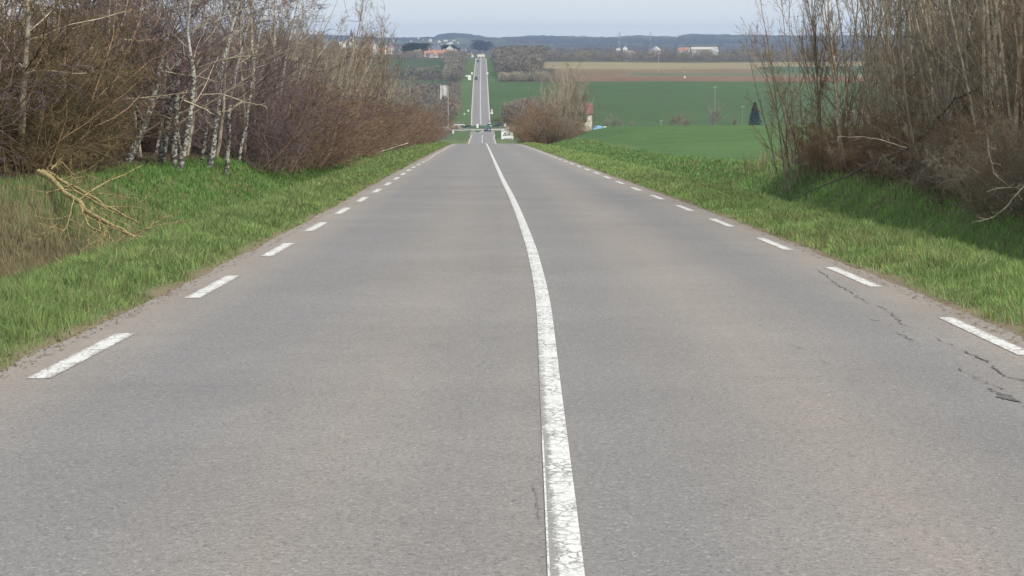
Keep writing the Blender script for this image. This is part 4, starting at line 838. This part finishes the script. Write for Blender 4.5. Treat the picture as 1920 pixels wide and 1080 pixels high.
v = [(808, 1700, 10, 8, 2.6, 2.4, 'wall_pink', 'roof_orange', 'large farmhouse with orange roof, left of the two red farm roofs', .1, 107.5), (825, 1720, 12, 8, 2.6, 3.0, 'wall_cream', 'roof_orange', 'large farmhouse with broad orange roof right of the other one', -.25, 106.5),
     (815, 1660, 8, 6, 2.6, 2.4, 'wall_white', 'roof_orange', 'small white gabled house in front of the orange farm roofs', 1.3, 110.5), (828, 1665, 7, 6, 2.6, 2.2, 'wall_white', 'roof_orange', 'small pinkish house in front of the right orange farm roof', .9, 111),
     (844, 1850, 6, 7, 4., 3, 'wall_white', 'roof_pale', 'narrow white gabled house right of the orange farm', 1.5, 101), (857, 1640, 5, 5, 3.0, 2.2, 'wall_white', 'roof_pale', 'small white house above the left bend of the far road wood', 1.4, 112), (784, 1700, 6, 5, 2.6, 2., 'wall_white', 'roof_brown', 'small white house below the dark evergreens', .4, 104.5),
     (770, 1690, 8, 5, 1.9, 1.6, 'wall_cream', 'roof_pale', 'low cream house left of the farm at the field edge', .1, 108.5), (646, 1900, 9, 7, 3.6, 3, 'wall_white', 'roof_pale', 'pale house left below the church tower', .4, 92), (667, 1800, 8, 7, 3.2, 2.8, 'wall_white', 'roof_pale', 'white gabled house right below the church tower', 1.4, 97), (650, 1820, 8, 6, 2.4, 2, 'wall_stone', 'roof_brown', 'low stone house in front of the church', 0, 98),
     (703, 1830, 7, 7, 4, 3, 'wall_white', 'roof_pale', 'white gabled house between the church and the leaning bare trees', 1.5, 95), (731, 1880, 7, 7, 3.6, 3, 'wall_pink', 'roof_brown', 'tall pinkish house at the right end of the church village', 1.2, 96), (682, 1750, 9, 5, 2.4, 1.8, 'wall_stone', 'roof_brown', 'long stone house on the slope below the church village', 0, 113),
     (838, 1740, 6, 6, 2.8, 2.4, 'wall_cream', 'roof_brown', 'small cream house with brown roof at the right end of the farm', .5, 104.5), (851, 1760, 6, 5, 2.6, 2.2, 'wall_white', 'roof_brown', 'small white house with brown roof right of the gabled house', .2, 104), (799, 1790, 8, 6, 3, 2.6, 'wall_pink', 'roof_brown', 'pinkish house with brown roof above the orange farm roofs', -.4, 100.5),
     (818, 1830, 8, 6, 3, 2.4, 'wall_white', 'roof_slate', 'white house with slate roof behind the orange farm roofs', .3, 98.5), (870, 1800, 5, 5, 2.6, 2.2, 'wall_stone', 'roof_slate', 'stone house at the right end of the village near the far road', .1, 103), (757, 1840, 6, 5, 2.8, 2.2, 'wall_white', 'roof_brown', 'small white house left of the dark evergreens', .7, 98), (718, 1800, 6, 5, 2.6, 2.2, 'wall_cream', 'roof_orange', 'cream house with orange roof at the foot of the church village', -.3, 101)]
for px, Y, wd, dp, h1, h2, wl, rf, lab, rz, by in v: house(px, Y, wd, dp, h1, h2, wl, rf, lab, rz, by=by, group='houses of the village on the left hillside')
# church
X, Y = X_(661, 1850), 1850.; z0 = float(at(661, 84, Y)[2]); e = empty('church', (X, Y, z0), .2, 'village church with pale square tower and pointed dark spire', 'church')
mb = MB(); mb.box((0, 0, 1.2), (3.6, 3.6, 11)); mb.box((0, 0, 6.72), (3.9, 3.9, .3)); mb.build('tower', MAT['wall_cream'], e)
mb = MB(); mb.box((0, -1.82, 4.4), (1.1, .1, 2.2)); mb.build('belfry_opening', MAT['win'], e)
mb = MB(); mb.cyl((0, 0, 6.8), (0, 0, 14.6), 2.1, .05, 8); mb.build('spire', MAT['roof_slate'], e)
mb = MB(); mb.prism([(-3.2, -4), (3.2, -4), (3.2, 1.2), (0, 3.6), (-3.2, 1.2)], 1.9, 13, 'y'); nv = mb.build('nave', MAT['wall_stone'], e)
mb = MB(); [mb.prism([(s * .02, 3.7), (s * 3.5, 1.1), (s * 3.5, 1.3), (s * .02, 3.9)], 1.9, 13.2, 'y') for s in (-1, 1)]; mb.build('roof', MAT['roof_brown'], nv)
# long farm right
house(1318, 2150, 27, 9, 3.2, 2.2, 'wall_stone', 'roof_pale', 'long low farm building with pale roof on the right skyline', .0, 'barn', by=98.2, cat='barn'); house(1337, 2120, 7, 8, 3.6, 2.4, 'wall_white', 'roof_pale', 'white gabled house at the right end of the long farm building', 1.5, by=100)
house(1281, 2150, 11, 8, 3, 2.6, 'wall_white', 'roof_orange', 'white house with pinkish roof left of the long farm building', -.3, by=99.5); house(1228, 2200, 10, 7, 3.6, 2.8, 'wall_white', 'roof_pale', 'bright white house left of the pale utility pole on the ridge', 1.2, by=99.5); house(1220, 2180, 4, 5, 3, 2, 'wall_white', 'roof_slate', 'narrow white house with slate roof in the tree belt', .3, by=100.5)
house(1171, 2300, 6, 5, 3.4, 2, 'wall_white', 'roof_brown', 'small white house near the foot of the tall pylon', 1.5, by=95.5); house(1180, 2000, 8, 5, 1.8, 1.4, 'wall_stone', 'roof_pale', 'low pale shed in the tree belt below the pylon', 0, by=102.5); house(1158, 2250, 4, 4, 2.6, 1.6, 'wall_white', 'roof_pale', 'tiny white house left of the tall pylon foot', 0, by=98.5)
# town on the far hillside
R_ = random.Random(77); g_ = 'houses of the far town under the skyline hill'
for px, py, wd, h1, rf in [(808, 77, 9, 8, 'roof_pale'), (790, 83, 8, 5, 'roof_pale'), (797, 84, 7, 5, 'roof_slate'), (801, 82, 10, 4, 'roof_pale'), (786, 73, 7, 4, 'roof_pale'), (824, 80, 8, 7, 'roof_pale'), (828, 85, 9, 4, 'roof_pale'), (836, 77.5, 15, 5, 'roof_pale'), (846, 79, 12, 5, 'roof_slate'), (852, 76.5, 9, 4, 'roof_pale'),
                           (859, 81, 5, 4, 'roof_pale'), (771, 78, 6, 7, 'roof_slate'), (739, 77, 6, 6, 'roof_pale'), (885, 81, 6, 4, 'roof_pale'), (815, 83, 7, 4, 'roof_brown'), (842, 83, 14, 4, 'roof_pale'), (795, 76, 8, 3, 'roof_pale'), (1267, 70, 10, 4, 'roof_pale'), (1250, 71, 7, 4, 'roof_pale')]:
    yy = np.arange(3300, 5600, 10.); xx = X_(px, yy); pj = 75 + (EYE - height(xx, yy)) / yy * F; Y = float(yy[np.argmin(np.abs(pj - py - 1.5) + (yy - 3300) * 1e-5)]); house(px, Y, wd * .6 if px < 900 else wd * .3, 5, h1 * (.55 if px < 900 else .4), 2.2, 'wall_stone' if R_.random() < .5 else 'wall_white', rf, 'tiny white house of the far town under the skyline hill' if px < 900 else 'tiny pale house on the skyline ridge left of the wooded rise', R_.uniform(-.6, .6), group=g_ if px < 900 else 'houses on the skyline ridge', chim=False)

# ------------------------------------------------------------------ pylons, poles, signs
def pylon(px, Y, ty, by, label):
    X = X_(px, Y); z = float(at(px, by, Y)[2]); H = float(at(px, ty, Y)[2]) - z; e = empty('pylon', (X, Y, z), .2, label, 'pylon', None); mb = MB(); wd = H * .07
    for sx in (-1, 1):
        for sy in (-1, 1): mb.cyl((sx * wd, sy * wd, -2), (sx * .3, sy * .3, H), .16, .1, 4)
    for k_ in range(8):
        a, b_ = k_ / 8, (k_ + 1) / 8; wa, wb = wd + (.3 - wd) * a, wd + (.3 - wd) * b_
        for s in (-1, 1): mb.cyl((-wa, s * wa, a * H), (wb, s * wb, b_ * H), .08, .08, 3); mb.cyl((wa, s * wa, a * H), (-wb, s * wb, b_ * H), .08, .08, 3)
    mb.build('tower', MAT['steel'], e); mb = MB()
    for q in (.72, .83, .94): mb.box((0, 0, H * q), (H * .22, .35, .35))
    mb.build('crossarms', MAT['steel'], e)
pylon(1160, 2900, 60, 97, 'tall steel electricity pylon rising above the skyline on the right'); pylon(1218, 4600, 60, 75, 'faint far pylon on the skyline right of the tall one')
def pole(px, Y, ty, lab, by=None, r=.14):
    X = X_(px, Y); z = gh(X, Y) - .3; H = float(at(px, ty, Y)[2]) - z; e = empty('utility_pole', (X, Y, z), 0, lab, 'pole'); mb = MB(); mb.cyl((0, 0, 0), (0, 0, H), r, r * .7, 8); mb.build('post', MAT['wood_pole'], e)
    mb = MB(); mb.box((0, 0, H - .5), (1.3, .1, .12)); ca = mb.build('crossarm', MAT['wood_pole'], e); mb = MB()
    for x in (-.55, 0, .55): mb.cyl((x, 0, H - .44), (x, 0, H - .2), .05, .03, 6)
    mb.build('insulators', MAT['white'], ca)
pole(1233, 1190, 100, 'pale utility pole standing in the brown ploughed field'); pole(1174, 1270, 112, 'utility pole at the left of the tan field', r=.1); pole(1282, 1120, 133, 'thin utility pole in the red brown ploughed strip', r=.08)
pole(1339, 775, 161, 'tall utility pole rising out of the round bare tree', r=.10); pole(1472, 775, 199, 'utility pole right of the dark fir', r=.12); pole(1239, 772, 224, 'short post left of the low brown bushes', r=.1); pole(1391, 790, 198, 'thin pole just left of the dark fir top', r=.05)
X, Y = X_(1282.5, 1118), 1118.; z = gh(X, Y); e = empty('field_cabinet', (X, Y, z), 0, 'small white cabinet at the foot of a pole in the ploughed field', 'cabinet'); mb = MB(); mb.box((0, 0, .55), (.7, .6, 1.1), bev=.05); mb.build('body', MAT['white'], e); mb = MB(); mb.box((0, 0, 1.16), (.8, .7, .1)); mb.build('lid', MAT['concrete'], e)

def post(e, h, r=.04): mb = MB(); mb.cyl((0, 0, -.2), (0, 0, h), r, r, 8); return mb.build('post', MAT['steel'], e)
# big white board right of the approach
Y = 560.; X = X_(951.3, Y); zt = float(at(951, 243.2, Y)[2]); zb = float(at(951, 260.8, Y)[2]); g0 = gh(X, Y); e = empty('notice_board', (X, Y, g0), 0, 'big white board with a black triangle mark beyond the crest right of the road', 'sign')
W_ = 22.6 / F * Y; Hh = zt - zb; mb = MB(); mb.box((0, 0, (zt + zb) / 2 - g0), (W_, .12, Hh)); pn = mb.build('panel', MAT['white'], e)
mb = MB(); zc = (zt + zb) / 2 - g0
def bar(mb, x0, z0, x1, z1, th, y=-.075):
    a = np.array([x0, z0]); b_ = np.array([x1, z1]); n_ = (b_ - a) / np.linalg.norm(b_ - a); p = np.array([-n_[1], n_[0]]) * th / 2
    mb.prism([tuple(a - p), tuple(b_ - p), tuple(b_ + p), tuple(a + p)], y - .01, y + .01, 'y')
q = W_ / 22.6
def BX(px_, py_): return ((px_ - 951.3) * q, zc - (py_ - 252) * q)
for a, b_, th in [((943.6, 254.4), (946.8, 248.6), .16), ((946.8, 248.6), (949.2, 254.2), .2), ((943.6, 254.4), (949.2, 254.3), .14), ((952, 251), (950.3, 252.4), .14), ((950.3, 252.4), (951, 254), .14), ((951, 254), (953, 254), .12), ((953.2, 251.6), (955, 251.2), .12), ((955.6, 251.2), (957.4, 251.6), .12), ((953.6, 252.9), (956.6, 252.8), .08)]:
    bar(mb, *BX(*a), *BX(*b_), th)
mb.build('emblem', MAT['black'], pn)
mb = MB(); mb.box((q * 1, -.075, zc - 7.6 * q), (q * 15, .03, .1)); mb.build('lower_bar', MAT['black'], pn)
mb = MB(); [mb.box((s * W_ * .42, .14, (zb - g0) / 2), (.12, .12, zb - g0 + 1.)) for s in (-1, 1)]; mb.build('legs', MAT['steel'], e)
# tall pole with hanging pale banner
Y = 790.; X = X_(840.5, Y); g0 = gh(X, Y); H = float(at(840, 160, Y)[2]) - g0; e = empty('banner_mast', (X, Y, g0), 0, 'tall grey mast with a pale hanging banner left of the roundabout', 'banner')
mb = MB(); mb.cyl((0, 0, -.3), (0, 0, H), .20, .13, 8); mb.build('pole', MAT['wood_pole'], e)
u = Y / F; mb = MB(); mb.box((-7.3 * u, 0, H + .1), (14.5 * u, .12, .12)); mb.build('top_arm', MAT['steel'], e)
r = np.random.default_rng(3); bt = [-26.5, -24, -19, -20.5, -22]; xs = np.linspace(-14.3, -.8, 9) * u; low = np.interp(xs / u, [-14.3, -12.5, -11.8, -7, -.8], [-26, -26, -19.5, -18, -22]) * u + H
V = []; 
for yy in (-.04, .04):
    for k_ in range(9): V += [(xs[k_], yy + .12 * math.sin(k_ * 1.3), H), (xs[k_], yy + .12 * math.sin(k_ * 1.3), low[k_])]
Fq = [(2 * i, 2 * i + 2, 2 * i + 3, 2 * i + 1) for i in range(8)] + [(18 + 2 * i + 1, 18 + 2 * i + 3, 18 + 2 * i + 2, 18 + 2 * i) for i in range(8)] + [(0, 1, 19, 18), (16, 34, 35, 17)]
mb = MB(); mb.add(V, Fq); mb.build('banner', MAT['panel'], e)
def disc_sign(px, Y, py, rad, lab, kinds=('disc',), mat='white', name='road_sign'):
    X = X_(px, Y); g0 = gh(X, Y); zt = float(at(px, py, Y)[2]) - g0; e = empty(name, (X, Y, g0), 0, lab, 'road sign'); post(e, max(zt, .5) + rad, .05); z = zt
    for k_ in kinds:
        mb = MB()
        if k_ == 'disc': mb.cyl((0, -.08, z), (0, -.12, z), rad, rad, 20)
        elif k_ == 'tri': mb.prism([(-rad, z - rad * .8), (rad, z - rad * .8), (0, z + rad * .95)], -.12, -.08, 'y')
        elif k_ == 'rect': mb.box((0, -.1, z), (rad * 2, .05, rad * 2.4))
        elif k_ == 'bollard': mb.box((0, -.1, z), (rad * 1.5, rad * .8, rad * 2.8), bev=rad * .15)
        f = mb.build({'disc': 'disc', 'tri': 'triangle_panel', 'rect': 'panel', 'bollard': 'bollard_body'}[k_], MAT[mat], e); z -= rad * 2.1
        if k_ == 'tri':
            mb = MB(); 
            for a, b_ in (((-.8, -.62), (.8, -.62)), ((.8, -.62), (0, .7)), ((0, .7), (-.8, -.62))): mb.prism([(a[0] * rad, z + rad * 2.1 + a[1] * rad), (b_[0] * rad, z + rad * 2.1 + b_[1] * rad), (b_[0] * rad * .8, z + rad * 2.1 + b_[1] * rad * .8), (a[0] * rad * .8, z + rad * 2.1 + a[1] * rad * .8)], -.135, -.12, 'y')
            mb.build('red_border', MAT['signpaint_red'], f)
    return e
disc_sign(922.3, 855, 206.5, .62, 'white triangular sign above a round one on the right verge of the far road', ('tri', 'disc')); disc_sign(878.3, 860, 207.6, .42, 'small white sign on the left verge of the far road near the roundabout', ('disc',))
disc_sign(895.4, 738, 236.4, .50, 'white keep side bollard on the splitter island before the roundabout', ('bollard',), name='bollard'); disc_sign(849.8, 700, 247.3, .40, 'white marker post in the grass left of the roundabout approach', ('bollard',), name='marker_post')
disc_sign(947, 775, 234.0, .42, 'pale cream sign behind the white board by the roundabout', ('rect',)); disc_sign(885.3, 1150, 137.5, .5, 'thin white sign behind the big direction sign on the far road', ('rect',)); disc_sign(914.2, 1150, 137.5, .5, 'thin white sign on the right verge halfway up the far road', ('rect',))
disc_sign(871, 838, 213.5, .3, 'tiny grey sign in the scrub left of the far road', ('disc',))
Y = 1100.; X = X_(880.8, Y); g0 = gh(X, Y); zt = float(at(880, 145.5, Y)[2]) - g0; e = empty('direction_sign', (X, Y, g0), 0, 'big white direction sign with a side arm on the left of the far road', 'road sign')
mb = MB(); mb.box((0, 0, zt), (1.7, .1, 2.5), bev=.0); mb.build('panel', MAT['white'], e); mb = MB(); mb.box((-1.45, 0, zt + .85), (1.2, .09, .7)); mb.build('arm_panel', MAT['white'], e); mb = MB(); [mb.cyl((s * .6, .08, -.3), (s * .6, .08, zt + .8), .05, .05, 6) for s in (-1, 1)]; mb.build('posts', MAT['steel'], e)
# splitter island
mb = MB(); e = empty('splitter_island', (X_(897, 735), 733, float(base(733.))), 0, 'small kerbed splitter island where the approach meets the roundabout', 'traffic island'); mb.prism([(-.2, -14), (.2, -14), (2.0, 6), (-2.2, 6)], .0, .16, 'z'); mb.build('kerb', MAT['concrete'], e)
mb = MB(); mb.prism([(-.1, -11), (.1, -11), (1.5, 5.5), (-1.7, 5.5)], .15, .2, 'z'); mb.build('infill', MAT['island'], e)
# low planting around the island
for px, Y, h, lab in [(861, 770, 1.3, None), (918, 757, 0, None)]: pass
R_ = random.Random(4)
for px, Y in [(848, 762), (856, 760), (866, 765), (872, 761), (880, 766), (889, 762), (899, 766), (907, 763), (915, 768), (926, 764), (934, 768), (952, 776), (960, 780)]:
    X = X_(px, Y); 
    r = np.random.default_rng(int(px)); n = 300; P = r.normal(0, 1, (n, 3)); P = unit(P) * r.random((n, 1)) ** .4 * G(1.0, .9, .55); P[:, 2] = np.abs(P[:, 2]) + .1; q = unit(r.normal(0, 1, (n, 3))); s = unit(np.cross(q, P))
    V = np.stack([P - s * .05, P + s * .05, P + q * .28], 1).reshape(-1, 3); mb = MB(); mb.add(V, np.arange(3 * n).reshape(-1, 3)); o = mb.build('low_shrub', MAT['shrub_dark']); o.location = (X, Y, gh(X, Y) + .15 + (.5 if abs(X - RC[0]) < 9 else 0)); S(o, 'low dark clipped shrub planted around the roundabout', 'shrub', 'low shrubs around the roundabout')
# pale blue sheet
Y = 420.; X = X_(1120, Y); e = empty('covered_stack', (X, Y, 0), 0, 'pale blue sheet over a low stack at the edge of the near green field', 'tarpaulin'); zt = float(at(1120, 236.2, Y)[2]); zb = float(at(1120, 241.8, Y)[2]) - .4
u = Y / F; mb = MB(); prof_ = [(-8.5 * u, zb), (-8.2 * u, zt - .15), (-6.5 * u, zt), (5 * u, zt - .03), (8.5 * u, zt - .12), (9.5 * u, zb)]; mb.prism(prof_, -1.5, 1.5, 'y'); mb.build('sheet', MAT['blue_sheet'], e)
mb = MB(); mb.box((13.5 * u, 0, (zt + zb) / 2 + .05), (7 * u, 2., zt - zb - .3), bev=.08); mb.build('end_block', MAT['straw_bale'], e)

# ------------------------------------------------------------------ cars
def car(px, Y, rz, colour, label, rough=.3, off=.06, X=None, L_=4.2):
    m_ = plain('car_paint', colour, .3, .03); m_.node_tree.nodes['Principled BSDF'].inputs['Coat Weight'].default_value = .6
    X = X_(px, Y) if X is None else X; e = empty('car', (X, Y, float(base(Y)) + off), rz, label, 'car')
    # y is forward; cross sections from rear to front: (y, half width, z low, z shoulder)
    h = L_ / 2
    body = [(-h, .72, .40, .78), (-h + .12, .82, .28, .95), (-h + .8, .87, .22, .98), (-.3, .88, .22, .95), (h - 1.3, .87, .22, .90), (h - .35, .82, .25, .76), (h, .66, .36, .62)]
    V = []
    for y, w_, zl, zs in body: V += [(-w_ + .06, y, zl), (-w_, y, (zl + zs) / 2), (-w_ + .05, y, zs - .06), (-w_ + .14, y, zs), (w_ - .14, y, zs), (w_ - .05, y, zs - .06), (w_, y, (zl + zs) / 2), (w_ - .06, y, zl)]
    n = len(body); Fq = [(i * 8 + j, i * 8 + (j + 1) % 8, i * 8 + 8 + (j + 1) % 8, i * 8 + 8 + j) for i in range(n - 1) for j in range(8)]
    mb = MB(); mb.add(V, Fq); b0 = (n - 1) * 8; mb.F.append(np.array([[0, 7, 6, 1], [1, 6, 5, 2], [2, 5, 4, 3], [b0, b0 + 1, b0 + 6, b0 + 7], [b0 + 1, b0 + 2, b0 + 5, b0 + 6], [b0 + 2, b0 + 3, b0 + 4, b0 + 5]])); mb.build('body', m_, e, True)
    cab = [(-h + .25, .74, .93, .95), (-h + .75, .62, .93, 1.40), (.1, .60, .93, 1.46), (.55, .60, .93, 1.40), (h - .95, .72, .88, .92)]
    V = []
    for y, w_, zl, zs in cab: V += [(-.76, y, zl), (-w_, y, zs), (w_, y, zs), (.76, y, zl)]
    Fq = [(i * 4 + j, i * 4 + (j + 1) % 4, i * 4 + 4 + (j + 1) % 4, i * 4 + 4 + j) for i in range(4) for j in range(4)]
    mb = MB(); mb.add(V, Fq); mb.build('window', MAT['glass'], e)
    mb = MB(); mb.box((0, -.25, 1.455), (1.16, 1.25, .06), bev=.02); [mb.cyl((s * .61, a, z0), (s * .72, b_, z1), .035, .035, 4) for s in (-1, 1) for a, z0, b_, z1 in ((.5, 1.42, h - .98, .92), (-h + .78, 1.42, -h + .28, .95))]; mb.build('roof', m_, e)
    for sx in (-1, 1):
        for sy in (-h + .75, h - .8):
            mb = MB(); mb.cyl((sx * .68, sy, .31), (sx * .88, sy, .31), .31, .31, 16); wl = mb.build('wheel', MAT['tyre'], e); mb = MB(); mb.cyl((sx * .86, sy, .31), (sx * .895, sy, .31), .19, .17, 12); mb.build('rim', MAT['rim'], wl)
        mb = MB(); mb.box((sx * .62, -h + .0, .80), (.24, .14, .22), bev=.02); mb.build('tail_lamp', MAT['tail'], e); mb = MB(); mb.box((sx * .56, h - .1, .62), (.28, .18, .13), bev=.02); mb.build('headlight', MAT['lamp'], e)
    mb = MB(); mb.box((0, -h - .01, .58), (.5, .03, .11)); mb.build('number_plate', MAT['white'], e); return e
car(914.2, 739, .25, (.035, .12, .15), 'dark teal car entering the roundabout from the near road', off=.03); car(861, 782, -1.2, (.6, .6, .58), 'white car on the left exit behind the roundabout', off=.1)
car(937, 783, 1.4, (.05, .055, .06), 'dark grey car circling right of the roundabout island', off=.1); car(893.2, 1105, math.pi, (.03, .03, .035), 'black car coming down the left lane halfway up the far road'); car(897, 1385, math.pi, (.04, .04, .045), 'dark car near the top of the far road')
car(918, 772, -.2, (.45, .55, .58), 'pale car behind the teal one at the roundabout', off=.08)

# ------------------------------------------------------------------ air
m = bpy.data.materials.new('haze'); m.use_nodes = True; t = m.node_tree; t.nodes.clear(); o = t.nodes.new('ShaderNodeOutputMaterial'); pv = t.nodes.new('ShaderNodeVolumePrincipled')
pv.inputs['Color'].default_value = (.56, .71, 1, 1); pv.inputs['Density'].default_value = .00012; pv.inputs['Anisotropy'].default_value = .2; t.links.new(pv.outputs[0], o.inputs['Volume'])
zmin = float(Zg.min()) - 2; zmax = float(Zg.max()) + 22
mb = MB(); mb.box((-60, 3200, (zmin + zmax) / 2), (5800, 6640, zmax - zmin)); S(mb.build('haze', m), 'thin bluish air over the valley', 'haze', None, 'stuff')
print('objects', len(bpy.data.objects), 'terrain', NR * NC, 'z', Zg.min(), Zg.max())
